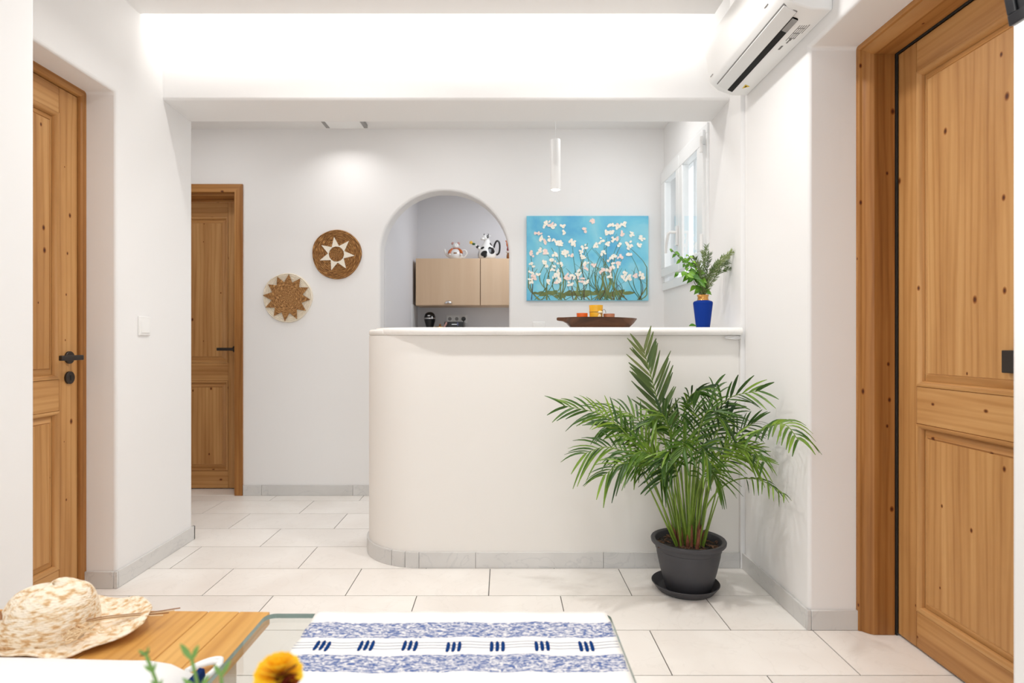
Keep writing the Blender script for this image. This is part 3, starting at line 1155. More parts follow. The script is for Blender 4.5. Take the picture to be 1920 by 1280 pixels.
# marble slab: straight front with a round nose, left end let into the plaster
zt, zb = 1.129, 1.0925
nose = [(2.80 + 0.018 - 0.018 * math.sin(t), (zt + zb) / 2 + 0.018 * math.cos(t)) for t in [PI * i / 10 for i in range(11)]]
prof = [(3.17, zt)] + [(2.812, zt)] + [(y, z) for y, z in nose][1:-1] + [(2.812, zb), (3.17, zb)]
n = len(prof)
xl = [-0.60 + 0.235 * max(0, min(1, (2.90 - y) / 0.10)) * 0 for y, z in prof]
sv, sf = [], []
sl = MB()
stations = [(-0.630, 0.20), (-0.600, 0.145), (-0.55, 0.085), (-0.48, 0.04), (-0.40, 0.012), (-0.30, 0.0), (0.4, 0.0), (XRF - 0.0005, 0.0)]
for x, sh in stations:
    for y, z in prof:
        yy = y if y > 3.1 else y + sh
        sv.append((x, yy, z))
for s_ in range(len(stations) - 1):
    for i in range(n):
        j = (i + 1) % n
        sf.append((s_ * n + i, s_ * n + j, (s_ + 1) * n + j, (s_ + 1) * n + i))
sf.append(tuple(range(n)))
sf.append(tuple(range((len(stations) - 1) * n, len(stations) * n))[::-1])
sl.add(sv, sf)
slab = sl.build('countertop', M['slab'], smooth=40)
tag(slab, 'white marble slab with a rounded front edge along the bar', 'countertop')

# coil of cable under the right end of the slab
cb = MB()
pts = []
for i in range(60):
    a = i / 59 * 2 * PI * 3.2
    pts.append((1.072 + (0.036 + 0.002 * (i % 3)) * math.cos(a), 2.824 + 0.013 * math.sin(a), 1.086 - 0.010 * (i / 59) + 0.003 * math.sin(a * 1.7)))
pts += [(1.10, 2.83, 1.089), (1.118, 2.835, 1.085)]
cb.tube(pts, 0.0022, 6)
tag(cb.build('cable_coil', M['cable'], smooth=60), 'thin white cable coiled under the right end of the slab', 'cable')

# ------------------------------------------------------------------ ceiling light of the hall, pendant lamp
hl = thing('ceiling_downlight', (-1.056, 3.99, 2.53), 'flat white ceiling spotlight near the back wall', 'ceiling light')
MB().box(-0.13, 0.13, -0.22, 0.115, -0.022, 0.0).build('housing', M['white_plastic'], hl, bevel=0.003)
for sx in (-1, 1):
    MB().box(sx * 0.128 - 0.012, sx * 0.128 + 0.012, -0.20, 0.105, -0.024, -0.003).build('end_cap', M['grey_plastic'], hl)
MB().box(-0.11, 0.11, -0.2, 0.06, -0.0235, -0.020).build('lens', M['white_plastic'], hl)

pl = thing('pendant_lamp', (0.30, 3.45, 1.927), 'slim white tube pendant hanging over the bar', 'pendant lamp')
MB().lathe([(0, 0.288), (0.010, 0.290), (0.012, 0.288), (0.0275, 0.286), (0.0285, 0.283), (0.0285, 0.0), (0.0255, 0.0), (0.0255, 0.018)], 32).build('shade', M['white_plastic'], pl, smooth=40)
MB().lathe([(0, 0.012), (0.0255, 0.012), (0.0255, 0.016), (0, 0.016)], 32).build('lens', M['lamp_on'], pl, smooth=40)
MB().tube([(0, 0, 0.285), (0, 0, 0.600)], 0.0014, 6).build('cord', M['cable'], pl, smooth=60)
MB().lathe([(0, 0.578), (0.04, 0.578), (0.04, 0.603), (0, 0.603)], 24).build('ceiling_cup', M['white_plastic'], pl, smooth=40)

# ------------------------------------------------------------------ switches and sockets
sw = thing('light_switch', (XL, 2.805, 1.135), 'square white light switch on the left wall', 'light switch')
MB().box(0, 0.009, -0.043, 0.043, -0.044, 0.044).build('frame', M['white_plastic'], sw, bevel=0.003)
MB().prism([(0.006, -0.032), (0.0135, -0.032), (0.0095, 0.030), (0.006, 0.030)], -0.0305, 0.0305, 'y').build('rocker', M['white_plastic'], sw, bevel=0.001)
so = thing('wall_socket', (0.248, YB, 1.158), 'white wall socket half hidden behind the bar slab', 'socket')
MB().box(-0.041, 0.041, -0.010, 0, -0.040, 0.040).build('frame', M['white_plastic'], so, bevel=0.003)
MB().box(-0.028, 0.028, -0.013, -0.006, -0.028, 0.028).build('insert', M['white_plastic'], so, bevel=0.002)

# ------------------------------------------------------------------ air conditioner on the right wall
AY0, AY1 = 2.07, 2.80
ac = thing('air_conditioner', (XR, AY0, 2.19), 'white wall air conditioner above the right door recess', 'air conditioner')
WA = AY1 - AY0
pf = [(0, 0.009), (-0.07, 0.009), (-0.135, 0.032), (-0.168, 0.062), (-0.176, 0.075), (-0.190, 0.15), (-0.193, 0.20), (-0.188, 0.25), (-0.165, 0.292), (-0.10, 0.305), (0, 0.305)]
MB().prism(pf, 0.0, WA, 'y').build('casing', M['white_plastic'], ac, bevel=0.006, seg=2)
# lower flap: thin panel just below the slanted underside
MB().prism([(-0.108, 0.0195), (-0.152, 0.043), (-0.153, 0.039), (-0.150, 0.0365), (-0.110, 0.0155)], 0.035, WA - 0.045, 'y').build('flap', M['ac_flap'], ac, bevel=0.001)
MB().prism([(-0.1115, 0.0305), (-0.152, 0.0535), (-0.1555, 0.0465), (-0.106, 0.0190)], 0.033, WA - 0.043, 'y').build('flap_gap', M['grey_plastic'], ac)
MB().prism([(-0.086, 0.020), (-0.104, 0.026), (-0.1065, 0.0165), (-0.086, 0.0082)], 0.07, WA - 0.045, 'y').build('air_slot', M['hole'], ac)
MB().prism([(-0.087, 0.018), (-0.103, 0.022), (-0.105, 0.0158), (-0.087, 0.0078)], 0.07, 0.155, 'y').build('slot_cap', M['grey_plastic'], ac)
for a, b, c, d in ((-0.052, -0.047, 0.20, 0.235), (-0.058, -0.040, 0.16, 0.1615), (-0.030, -0.028, 0.10, 0.16), (-0.060, -0.052, 0.255, 0.285)):
    MB().box(a, b, c, d, 0.0080, 0.0090).build('printed_mark', M['print'], ac)
st = MB()
for i in range(4):
    st.box(-0.062 + i * 0.008, -0.060 + i * 0.008, 0.105, 0.215 - 0.01 * (i % 2), 0.0080, 0.0090)
for i in range(3):
    st.box(-0.062, -0.034, 0.125 + i * 0.035, 0.1265 + i * 0.035, 0.0080, 0.0090)
st.build('info_label', M['print'], ac)
MB().prism([(-0.058, WA - 0.125), (-0.030, WA - 0.105), (-0.056, WA - 0.085)], 0.0078, 0.0088, 'z').build('warning_triangle', M['yellow_print'], ac)
MB().prism([(-0.052, WA - 0.115), (-0.042, WA - 0.105), (-0.051, WA - 0.095)], 0.0074, 0.0080, 'z').build('warning_bolt', M['hole'], ac)
for yy in (0.10, WA - 0.06):
    MB().box(-0.1815, -0.1785, yy, yy + 0.028, 0.082, 0.0845).build('front_clip', M['grey_plastic'], ac)
lo = bez([(-0.015, 0.0, 0.09), (-0.045, 0.0, 0.085), (-0.06, 0.0, 0.10), (-0.062, 0.0, 0.125)], 12)
MB().tube([(p.x, -0.0005, p.z) for p in lo], 0.0012, 6).build('side_seam', M['print'], ac)

# ------------------------------------------------------------------ wall-mounted screen, its corner at the upper right
tv = thing('television', (XR, 0.85, 1.9), 'black glossy screen on a wall bracket, only its lower corner in view', 'television')
rt = Matrix.Rotation(math.radians(-10.5), 3, 'Y')


def tv_part(name, mat, x0, x1, y0, y1, z0, z1, bev=0.002):
    m_ = MB().box(x0, x1, y0, y1, z0, z1)
    m_.v = [tuple(rt @ Vector(p) + Vector((-0.125, 0, -0.213))) for p in m_.v]
    return m_.build(name, mat, tv, bevel=bev)


tv_part('back_shell', M['black_plastic'], 0.012, 0.045, -0.37, 0.345, 0.02, 0.42, 0.006)
tv_part('bezel', M['black_gloss'], 0, 0.014, -0.37, 0.352, 0.0, 0.022)
tv_part('bezel', M['black_gloss'], 0, 0.014, -0.37, 0.352, 0.428, 0.45)
tv_part('bezel', M['black_gloss'], 0, 0.014, 0.330, 0.352, 0.022, 0.428)
tv_part('bezel', M['black_gloss'], 0, 0.014, -0.37, -0.348, 0.022, 0.428)
tv_part('display', M['black_gloss'], 0.005, 0.013, -0.348, 0.330, 0.022, 0.428, 0.0005)
MB().box(-0.075, 0.0, -0.05, 0.05, -0.04, 0.06).build('wall_bracket', M['black_plastic'], tv, bevel=0.004)

# ------------------------------------------------------------------ painting (plain stand-in: loose dabs on a turquoise ground)
pa = thing('painting', (0.582, YB, 1.635), 'turquoise unframed canvas with pale dabs, above the bar', 'painting')
PW, PH = 0.838, 0.582
MB().box(-PW / 2, PW / 2, -0.022, -0.001, -PH / 2, PH / 2).build('canvas', M['canvas'], pa, bevel=0.002)
rnd = random.Random(21)


dab_n = [0]


def dab(mb, x, z, rx, rz, ang, y, k=7):
    dab_n[0] += 1
    y = y - dab_n[0] * 5e-6
    poly = []
    for i in range(k):
        a = 2 * PI * i / k
        q = rnd.uniform(0.75, 1.15)
        px, pz = rx * q * math.cos(a), rz * q * math.sin(a)
        poly.append((x + px * math.cos(ang) - pz * math.sin(ang), z + px * math.sin(ang) + pz * math.cos(ang)))
    v = [(a, y, b) for a, b in poly]
    return mb.add(v, [tuple(range(k))])


def stalks(name, mat, n, w, y, hmin, hmax):
    mb = MB()
    for i in range(n):
        x0_ = rnd.uniform(-PW / 2 + 0.03, PW / 2 - 0.03)
        h_ = rnd.uniform(hmin, hmax)
        lean, cur = rnd.gauss(0, 0.07), rnd.gauss(0, 0.06)
        left, right = [], []
        for q in range(9):
            t = q / 8
            x = max(-PW / 2 + 0.012, min(PW / 2 - 0.012, x0_ + lean * t + cur * math.sin(PI * t)))
            z = -PH / 2 + 0.004 + h_ * t
            ww = w * (1 - 0.75 * t) * rnd.uniform(0.8, 1.2)
            left.append((x - ww, y - 0.00002 * i, z))
            right.append((x + ww, y - 0.00002 * i, z))
        mb.add(left + right, [(q, q + 1, 9 + q + 1, 9 + q) for q in range(8)])
    o_ = mb.build(name, mat, pa)
    o_['kind'] = 'stuff'


# a plain meadow: ground wash, grass stalks and pale blossom dabs
gw = MB()
for i in range(40):
    dab(gw, rnd.uniform(-0.36, 0.36), -PH / 2 + 0.026 + rnd.uniform(0, 0.035), rnd.uniform(0.02, 0.05), rnd.uniform(0.008, 0.016), rnd.gauss(0, 0.2), -0.0223 - 0.00001 * i, 9)
gw.build('ground_wash', M['paint_olive'], pa)['kind'] = 'stuff'
stalks('green_stalks', M['paint_green'], 26, 0.0035, -0.0230, 0.15, 0.46)
stalks('olive_stalks', M['paint_olive'], 22, 0.0050, -0.0238, 0.12, 0.40)
stalks('brown_stalks', M['paint_brown'], 10, 0.0030, -0.0246, 0.10, 0.34)
fm = [MB(), MB(), MB()]
for i in range(95):
    x, z = rnd.uniform(-0.39, 0.39), rnd.uniform(-0.17, 0.265)
    kx = 0 if i % 4 else 1
    for q in range(5):
        dab(fm[kx], x + rnd.gauss(0, 0.009), z + rnd.gauss(0, 0.009), rnd.uniform(0.008, 0.016), rnd.uniform(0.006, 0.011), rnd.uniform(0, 3), -0.0248, 7)
    dab(fm[2], x, z, 0.0032, 0.0026, 0, -0.0248, 6)
fm[0].build('cream_dabs', M['paint_cream'], pa)['kind'] = 'stuff'
fm[1].build('pink_dabs', M['paint_pink'], pa)['kind'] = 'stuff'
fm[2].build('yellow_dabs', M['paint_yellow'], pa)['kind'] = 'stuff'

# ------------------------------------------------------------------ woven wall plates


def coil_disc(name, R, mat, parent, rounds):
    prof = [(0, 0.0)]
    dr_ = R / rounds
    for i in range(rounds):
        r = i * dr_
        for k_ in range(1, 5):
            prof.append((r + dr_ * k_ / 4, -0.010 - 0.0060 * math.sin(PI * k_ / 4) - 0.004 * (r / R) ** 2))
    prof.append((R + 0.002, -0.006))
    prof.append((R, 0.0))
    prof.append((0, 0.0))
    prof = prof[1:]
    prof[0] = (dr_ / 4, prof[0][1])
    prof = [(0, prof[0][1] - 0.001)] + prof
    # slight irregular outline
    mb = MB().lathe([(r, -z) for r, z in prof], 64, (0, 0, 0), Matrix.Rotation(PI / 2, 3, 'X'))
    vv = []
    for x, y, z in mb.v:
        a = math.atan2(z, x)
        s = 1 + 0.012 * math.sin(3 * a + R * 40) + 0.008 * math.sin(5 * a + 1)
        vv.append((x * s, y, z * s))
    mb.v = vv
    return mb.build(name, mat, parent, smooth=60)


def star_poly(n, ro, ri, a0, jit, seed):
    rr = random.Random(seed)
    pts = []
    for i in range(n):
        a = a0 + 2 * PI * i / n
        pts.append((ro * rr.uniform(1 - jit, 1 + jit), a))
        pts.append((ri * rr.uniform(1 - jit * 0.5, 1 + jit * 0.5), a + PI / n))
    return [(r * math.cos(a), r * math.sin(a)) for r, a in pts]


w1 = thing('woven_plate', (-1.146, YB, 1.664), 'round brown woven wall plate with a white star', 'wall plate')
coil_disc('coiled_disc', 0.169, M['coil_tan'], w1, 17)
sp7 = star_poly(7, 0.122, 0.058, math.radians(98), 0.04, 3)
n7 = len(sp7)
inner = []
for x, z in sp7:
    a = math.atan2(z, x)
    inner.append((0.053 * math.cos(a), 0.053 * math.sin(a)))
v = [(x, -0.0185, z) for x, z in sp7] + [(x, -0.0185, z) for x, z in inner] + [(x, -0.013, z) for x, z in sp7] + [(x, -0.013, z) for x, z in inner]
f = []
for i in range(n7):
    j = (i + 1) % n7
    f += [(i, j, n7 + j, n7 + i), (i, 2 * n7 + i, 2 * n7 + j, j), (n7 + i, n7 + j, 3 * n7 + j, 3 * n7 + i)]
MB().add(v, f).build('star', M['star_cream'], w1)
w2 = thing('woven_plate', (-1.485, YB, 1.365), 'round white-rimmed woven wall plate with a brown sun', 'wall plate')
coil_disc('coiled_disc', 0.169, M['coil_cream'], w2, 17)
s12 = star_poly(12, 0.163, 0.108, math.radians(85), 0.035, 9)
n12 = len(s12)
rings_ = []
v, f = [], []
NR = 13
# sun: follows the rounds of the disc a touch above it
for k_ in range(NR + 1):
    t = k_ / NR
    for x, z in s12:
        v.append((x * t, -0.0182 - 0.0035 * t * t - 0.0016 * abs(math.sin(PI * k_ / 2)), z * t))
for k_ in range(NR):
    for i in range(n12):
        j = (i + 1) % n12
        f.append((k_ * n12 + i, k_ * n12 + j, (k_ + 1) * n12 + j, (k_ + 1) * n12 + i))
MB().add(v, f).build('sun', M['coil_tan'], w2, smooth=60)

# ------------------------------------------------------------------ kitchen: wall cabinets, splash panel, machines, sockets, teapots
CY, CZ0, CZ1 = 5.62, 1.397, 1.836


def cup_handle(x, z, parent):
    v, f = [], []
    nn = 10
    for k_ in range(5):
        t = k_ / 4 * PI / 2
        for i in range(nn + 1):
            a = PI * i / nn
            v.append((x + 0.037 * math.cos(a) * math.cos(t * 0.85), -0.004 - 0.020 * math.sin(t), z + 0.028 * math.sin(a) * math.cos(t * 0.8)))
    for k_ in range(4):
        for i in range(nn):
            a = k_ * (nn + 1) + i
            f.append((a, a + 1, a + nn + 2, a + nn + 1))
    o_ = MB().add(v, f).build('cup_handle', M['chrome'], parent, smooth=60)
    md = o_.modifiers.new('solid', 'SOLIDIFY')
    md.thickness = 0.0015


def cabinet(x0, w, label):
    c = thing('wall_cabinet', (x0, CY, CZ0), label, 'cabinet')
    MB().box(0.001, w - 0.001, 0.019, KB - CY - 0.002, 0, CZ1 - CZ0).build('carcass', M['birch'], c)
    d = MB().box(0.003, w - 0.003, 0, 0.018, 0.004, CZ1 - CZ0 - 0.002).build('door', M['birch'], c, bevel=0.001)
    cup_handle(0.305, 0.018, d)


cabinet(-0.813, 0.602, 'pale birch wall cabinet left under the bear teapot')
cabinet(-0.210, 0.602, 'pale birch wall cabinet right under the cow teapot')
o = MB().box(-0.84, -0.832, 5.56, 5.80, 0.88, 1.405).build('splash_panel', M['ac_flap'])
tag(o, 'white side panel on the kitchen wall left of the cabinets', 'panel')
o = MB().box(-0.838, 0.895, 5.38, KB - 0.002, 0.88, 0.92).build('worktop', M['slab'], bevel=0.003)
tag(o, 'white kitchen worktop hidden behind the bar', 'worktop')
lc = thing('base_cabinet', (-0.83, 5.42, 0), 'pale birch base cabinet under the kitchen worktop', 'cabinet')
MB().box(0, 1.72, 0.02, 0.5, 0.0, 0.879).build('carcass', M['birch'], lc)
for i in range(3):
    MB().box(0.003 + i * 0.575, 0.572 + i * 0.575, 0, 0.018, 0.08, 0.87).build('door', M['birch'], lc, bevel=0.001)

cm = thing('coffee_machine', (-0.695, 5.75, 0.9205), 'black round-headed pod coffee machine under the cabinets', 'coffee machine')
MB().lathe([(0, 0), (0.08, 0), (0.08, 0.02), (0.055, 0.03), (0.05, 0.10), (0.038, 0.18), (0.036, 0.285), (0.042, 0.31), (0.050, 0.335), (0.053, 0.355)], 28).build('body', M['black_plastic'], cm, smooth=50)
MB().lathe([(0.053, 0.355), (0.0545, 0.357), (0.0545, 0.365), (0.053, 0.367)], 28).build('chrome_band', M['chrome'], cm, smooth=50)
MB().lathe([(0.053, 0.367), (0.052, 0.380), (0.044, 0.402), (0.030, 0.416), (0.012, 0.422), (0, 0.422)], 28).build('head', M['black_plastic'], cm, smooth=50)
MB().ball((-0.004, -0.049, 0.386), 0.014, 14, 8, (1.1, 0.35, 0.55)).build('badge', M['chrome'], cm, smooth=60)
MB().box(0.024, 0.032, -0.056, -0.050, 0.355, 0.380).build('lever_knob', M['chrome'], cm, bevel=0.001)

to = thing('black_oven', (-0.444, 5.70, 0.9205), 'black boxy toaster oven under the sockets', 'toaster oven')
MB().box(-0.10, 0.08, -0.10, 0.14, 0.012, 0.325).build('casing', M['black_plastic'], to, bevel=0.006)
MB().box(-0.085, 0.065, -0.106, -0.10, 0.05, 0.24).build('door', M['black_gloss'], to, bevel=0.002)
MB().box(-0.03, 0.02, -0.112, -0.104, 0.298, 0.303).build('chrome_strip', M['chrome'], to)
MB().box(0.022, 0.030, -0.108, -0.10, 0.288, 0.318).build('display_window', simple('blue_glow_plastic', S(96, 104, 150), 0.3), to)
for sx, sy in ((-0.08, -0.08), (0.06, -0.08), (-0.08, 0.12), (0.06, 0.12)):
    MB().lathe([(0, 0), (0.012, 0), (0.012, 0.013), (0, 0.013)], 12, (sx, sy, 0)).build('foot', M['black_plastic'], to)
mk = thing('moka_pot', (-0.576, 5.50, 0.9205), 'small brass and steel moka pot left of the black oven', 'coffee pot')
MB().lathe([(0, 0), (0.042, 0), (0.042, 0.10), (0.030, 0.15), (0.030, 0.16), (0.040, 0.27), (0.036, 0.275), (0, 0.285)], 8).build('body', M['gold'], mk, smooth=20)
MB().lathe([(0, 0.283), (0.008, 0.285), (0.010, 0.298), (0, 0.304)], 12, (0.004, 0, 0)).build('knob', M['china_brown'], mk, smooth=50)
MB().tube([(0.034, 0, 0.26), (0.058, 0, 0.300), (0.064, 0, 0.318)], 0.008, 10).build('handle', M['china_pink'], mk, smooth=50)
MB().tube([(-0.034, 0, 0.25), (-0.052, 0, 0.272)], [0.010, 0.006], 10).build('spout', M['gold'], mk, smooth=50)

ks = thing('triple_socket', (-0.455, KB, 1.285), 'triple grey socket strip on the kitchen wall', 'socket')
MB().box(-0.105, 0.105, -0.010, 0, -0.040, 0.040).build('frame', M['ac_flap'], ks, bevel=0.003)
for i in range(3):
    c = MB().box(-0.028 + (i - 1) * 0.068, 0.028 + (i - 1) * 0.068, -0.013, -0.008, -0.028, 0.028).build('insert', M['white_plastic'], ks, bevel=0.002)
    MB().lathe([(0, 0.0005), (0.018, 0.0005), (0.018, 0.0)], 18, ((i - 1) * 0.068, -0.0131, 0), Matrix.Rotation(PI / 2, 3, 'X')).build('recess', M['grey_plastic'], c)
pg = thing('power_plug', (-0.387, KB - 0.0145, 1.285), 'black round plug with a hanging cord in the triple socket', 'plug')
MB().lathe([(0, 0), (0.021, 0), (0.021, 0.02), (0.014, 0.03), (0, 0.03)], 18, (0, 0, 0), Matrix.Rotation(PI / 2, 3, 'X')).build('body', M['black_plastic'], pg, smooth=40)
MB().tube(bez([(0, -0.026, 0), (0.003, -0.030, -0.03), (0.010, -0.026, -0.10), (0.02, -0.02, -0.20), (0.03, -0.03, -0.35)], 16), 0.0045, 8).build('cord', M['black_plastic'], pg, smooth=60)

# teapots on top of the cabinets (front row at y ~ 5.74)
TZ = CZ1 + 0.0005
bt = thing('bear_teapot', (-0.447, 5.72, TZ), 'white bear teapot in an orange jacket on the left cabinet', 'teapot')
MB().lathe([(0, 0), (0.045, 0), (0.058, 0.012), (0.066, 0.035), (0.060, 0.065), (0.044, 0.090), (0.026, 0.100), (0, 0.102)], 28, (0, 0, 0), None, 0, 1.0, 0.85).build('body', M['china'], bt, smooth=60)
MB().ball((0, -0.005, 0.128), 0.032, 20, 12, (1, 0.9, 0.92)).build('head', M['china'], bt, smooth=60)
MB().ball((0, -0.034, 0.120), 0.013, 14, 8, (1.1, 0.7, 0.8)).build('snout', M['china'], bt, smooth=60)
for s in (-1, 1):
    MB().ball((s * 0.028, 0.0, 0.152), 0.014, 14, 8, (1, 0.6, 1)).build('ear', M['china_pink'], bt, smooth=60)
    MB().ball((s * 0.012, -0.031, 0.134), 0.0028, 8, 6).build('eye', M['china_black'], bt)
    MB().tube(bez([(s * 0.026, -0.018, 0.100), (s * 0.050, -0.026, 0.075), (s * 0.057, -0.040, 0.052)], 8), [0.010, 0.012, 0.013, 0.014, 0.015, 0.015, 0.015, 0.014, 0.013], 12).build('sleeve', M['china_orange'], bt, smooth=60)
    MB().ball((s * 0.052, -0.046, 0.042), 0.012, 12, 8).build('paw', M['china'], bt, smooth=60)
MB().lathe([(0.018, 0.098), (0.030, 0.098), (0.030, 0.104), (0.018, 0.106)], 20).build('collar', M['china_orange'], bt, smooth=60)
MB().ball((0, -0.052, 0.055), 0.016, 12, 8, (1.2, 0.3, 0.4)).build('painted_bowl', M['china_brown'], bt, smooth=60)
MB().tube(bez([(-0.050, 0, 0.030), (-0.085, 0, 0.050), (-0.098, 0, 0.075), (-0.104, 0, 0.098)], 10), [0.017, 0.016, 0.015, 0.014, 0.013, 0.012, 0.011, 0.010, 0.010, 0.009, 0.009], 12).build('spout', M['china'], bt, smooth=60)
MB().tube(bez([(0.055, 0, 0.022), (0.085, 0, 0.026), (0.104, 0, 0.055), (0.095, 0, 0.085), (0.068, 0, 0.088), (0.050, 0, 0.075)], 20), 0.0075, 12).build('handle', M['china'], bt, smooth=60)

ct = thing('cow_teapot', (-0.150, 5.73, TZ), 'white teapot shaped as a cow with black patches', 'teapot')
MB().lathe([(0, 0), (0.072, 0), (0.084, 0.020), (0.086, 0.050), (0.076, 0.090), (0.056, 0.125), (0.036, 0.155), (0.028, 0.175), (0.024, 0.190), (0, 0.196)], 32).build('body', M['china'], ct, smooth=60)


def patch(parent, a, z, ra, rz, seed):
    """black glaze patch that follows the body"""
    prof = [(0.072, 0), (0.084, 0.020), (0.086, 0.050), (0.076, 0.090), (0.056, 0.125), (0.036, 0.155), (0.028, 0.175)]

    def rad(zz):
        for (r1, z1), (r2, z2) in zip(prof, prof[1:]):
            if z1 <= zz <= z2:
                return r1 + (r2 - r1) * (zz - z1) / (z2 - z1)
        return prof[-1][0]
    rr = random.Random(seed)
    n_ = 14
    q = [rr.uniform(0.7, 1.2) for _ in range(n_)]
    q = [(q[i] + q[i - 1]) / 2 for i in range(n_)]
    v_ = []
    for k_ in range(0, 4):
        for i in range(n_):
            t = 2 * PI * i / n_
            zz = max(0.003, z + rz * q[i] * k_ / 3 * math.sin(t))
            aa = a + ra * q[i] * k_ / 3 * math.cos(t)
            r = rad(zz) + 0.0012
            v_.append((r * math.cos(aa), r * math.sin(aa), zz))
    f_ = [(k_ * n_ + i, k_ * n_ + (i + 1) % n_, (k_ + 1) * n_ + (i + 1) % n_, (k_ + 1) * n_ + i) for k_ in range(3) for i in range(n_)]
    MB().add(v_, f_).build('black_patch', M['china_black'], parent, smooth=60)


patch(ct, math.radians(252), 0.043, 0.42, 0.035, 1)
patch(ct, math.radians(306), 0.080, 0.50, 0.038, 2)
patch(ct, math.radians(232), 0.105, 0.36, 0.016, 4)
patch(ct, math.radians(192), 0.050, 0.22, 0.030, 5)
patch(ct, math.radians(335), 0.145, 0.50, 0.018, 6)
hd = MB().ball((-0.014, -0.012, 0.205), 0.030, 20, 12, (1.05, 0.9, 0.95))
hd.ball((-0.040, -0.024, 0.194), 0.019, 16, 10, (1.1, 0.9, 0.75))
hd.build('head', M['china'], ct, smooth=60)
MB().ball((0.004, -0.032, 0.212), 0.013, 12, 8, (1, 0.5, 1.1)).build('eye_patch', M['china_black'], ct, smooth=60)
MB().ball((0.004, -0.0375, 0.212), 0.004, 8, 6).build('eye', M['china'], ct, smooth=60)
for x in (-0.028, 0.012):
    MB().lathe([(0.005, 0), (0.004, 0.012), (0, 0.020)], 8, (x, -0.012, 0.228)).build('horn', M['china_black'], ct, smooth=60)
MB().ball((0.024, -0.006, 0.224), 0.010, 10, 6, (1.4, 0.5, 0.6)).build('ear', M['china'], ct, smooth=60)
MB().tube(bez([(-0.060, -0.01, 0.095), (-0.090, -0.015, 0.120), (-0.112, -0.018, 0.138)], 8), [0.018, 0.017, 0.015, 0.013, 0.012, 0.011, 0.010, 0.009, 0.009], 12).build('spout', M['china'], ct, smooth=60)
MB().tube([(-0.083, -0.015, 0.114), (-0.098, -0.0165, 0.127)], [0.0165, 0.0135], 12).build('black_patch', M['china_black'], ct, smooth=60)
MB().ball((-0.126, -0.020, 0.146), 0.014, 12, 8, (1.2, 0.8, 0.8)).build('green_leaf', M['china_green'], ct, smooth=60)
fl_ = MB().ball((-0.150, -0.021, 0.160), 0.009, 10, 6)
for i in range(5):
    a = 2 * PI * i / 5
    fl_.ball((-0.150 + 0.010 * math.cos(a), -0.022, 0.160 + 0.010 * math.sin(a)), 0.007, 10, 6, (1, 0.5, 1))
fl_.build('yellow_flower', M['china_yellow'], ct, smooth=60)
MB().tube(bez([(0.064, 0, 0.112), (0.074, 0, 0.150), (0.092, 0, 0.178), (0.112, 0, 0.168), (0.120, 0, 0.130), (0.115, 0, 0.075), (0.098, 0, 0.050), (0.078, 0, 0.052)], 26), 0.0085, 12).build('handle', M['china_black'], ct, smooth=60)

rt_ = thing('red_teapot', (0.075, 5.72, TZ), 'red and brown figurine teapot half hidden by the arch', 'teapot')
MB().lathe([(0, 0), (0.03, 0), (0.040, 0.010), (0.042, 0.035), (0.036, 0.060)], 24).build('base', M['china_brown'], rt_, smooth=60)
MB().lathe([(0.036, 0.060), (0.046, 0.066), (0.046, 0.075), (0.036, 0.080)], 24).build('rim', M['china'], rt_, smooth=60)
MB().lathe([(0.036, 0.080), (0.040, 0.095), (0.034, 0.125), (0.022, 0.145), (0, 0.150)], 24).build('body', M['china_red'], rt_, smooth=60)
MB().tube(bez([(-0.02, 0, 0.11), (-0.034, 0, 0.140), (-0.036, 0, 0.165), (-0.048, 0, 0.180)], 10), [0.012, 0.011, 0.010, 0.010, 0.009, 0.009, 0.008, 0.008, 0.008, 0.007, 0.006], 10).build('spout', M['china_orange'], rt_, smooth=60)
MB().ball((0, 0, 0.165), 0.024, 16, 10).build('head', M['china_brown'], rt_, smooth=60)

# ------------------------------------------------------------------ things on the bar
CT = zt + 0.0004                               # slab top
DY = 2.93
tr = thing('wooden_tray', ((1044 - CU) * DY / F_PX, DY, CT), 'dark brown boat-shaped wooden tray on the bar', 'tray')
pxm = DY / F_PX
# outline stations: x (m from left tip), zbottom, ztop, half width
stn = [(0.0, 0.037, 0.048, 0.010), (0.006, 0.034, 0.0495, 0.016), (0.03, 0.031, 0.0495, 0.022), (0.05, 0.022, 0.0495, 0.05), (0.072, 0.001, 0.0495, 0.075), (0.12, 0.0, 0.0495, 0.092), (0.2, 0.0, 0.0490, 0.10), (0.28, 0.0, 0.0475, 0.092), (0.340, 0.0, 0.0455, 0.070), (0.365, 0.020, 0.0450, 0.045), (0.3835, 0.040, 0.0445, 0.020)]
mb = MB()
v, f = [], []
for x, b_, t_, w_ in stn:
    e = 0.006
    bt_ = b_ + min(0.008, (t_ - b_) * 0.4)
    wb = w_ * (0.72 if t_ - b_ > 0.02 else 0.9)
    v += [(x, -wb, b_), (x, -w_, t_), (x, -w_ + e, t_), (x, -wb + e * 0.8, bt_), (x, wb - e * 0.8, bt_), (x, w_ - e, t_), (x, w_, t_), (x, wb, b_)]
for k_ in range(len(stn) - 1):
    for i in range(8):
        j = (i + 1) % 8
        f.append((k_ * 8 + i, k_ * 8 + j, k_ * 8 + 8 + j, k_ * 8 + 8 + i))
f.append(tuple(range(8)))
f.append(tuple(range((len(stn) - 1) * 8, len(stn) * 8))[::-1])
mb.add(v, f).build('hull', M['tray'], tr, smooth=50)


def glass_cup(name, u, dy, r, h, taper, mat, label, cat, z0=0.0095):
    c = thing(name, ((u - CU) * dy / F_PX, dy, CT + z0), label, cat)
    MB().lathe([(0, 0), (r * taper, 0), (r, h), (r * 0.9, h), (r * taper * 0.88, 0.008), (0, 0.008)], 28).build('cup', mat, c, smooth=40)
    return c


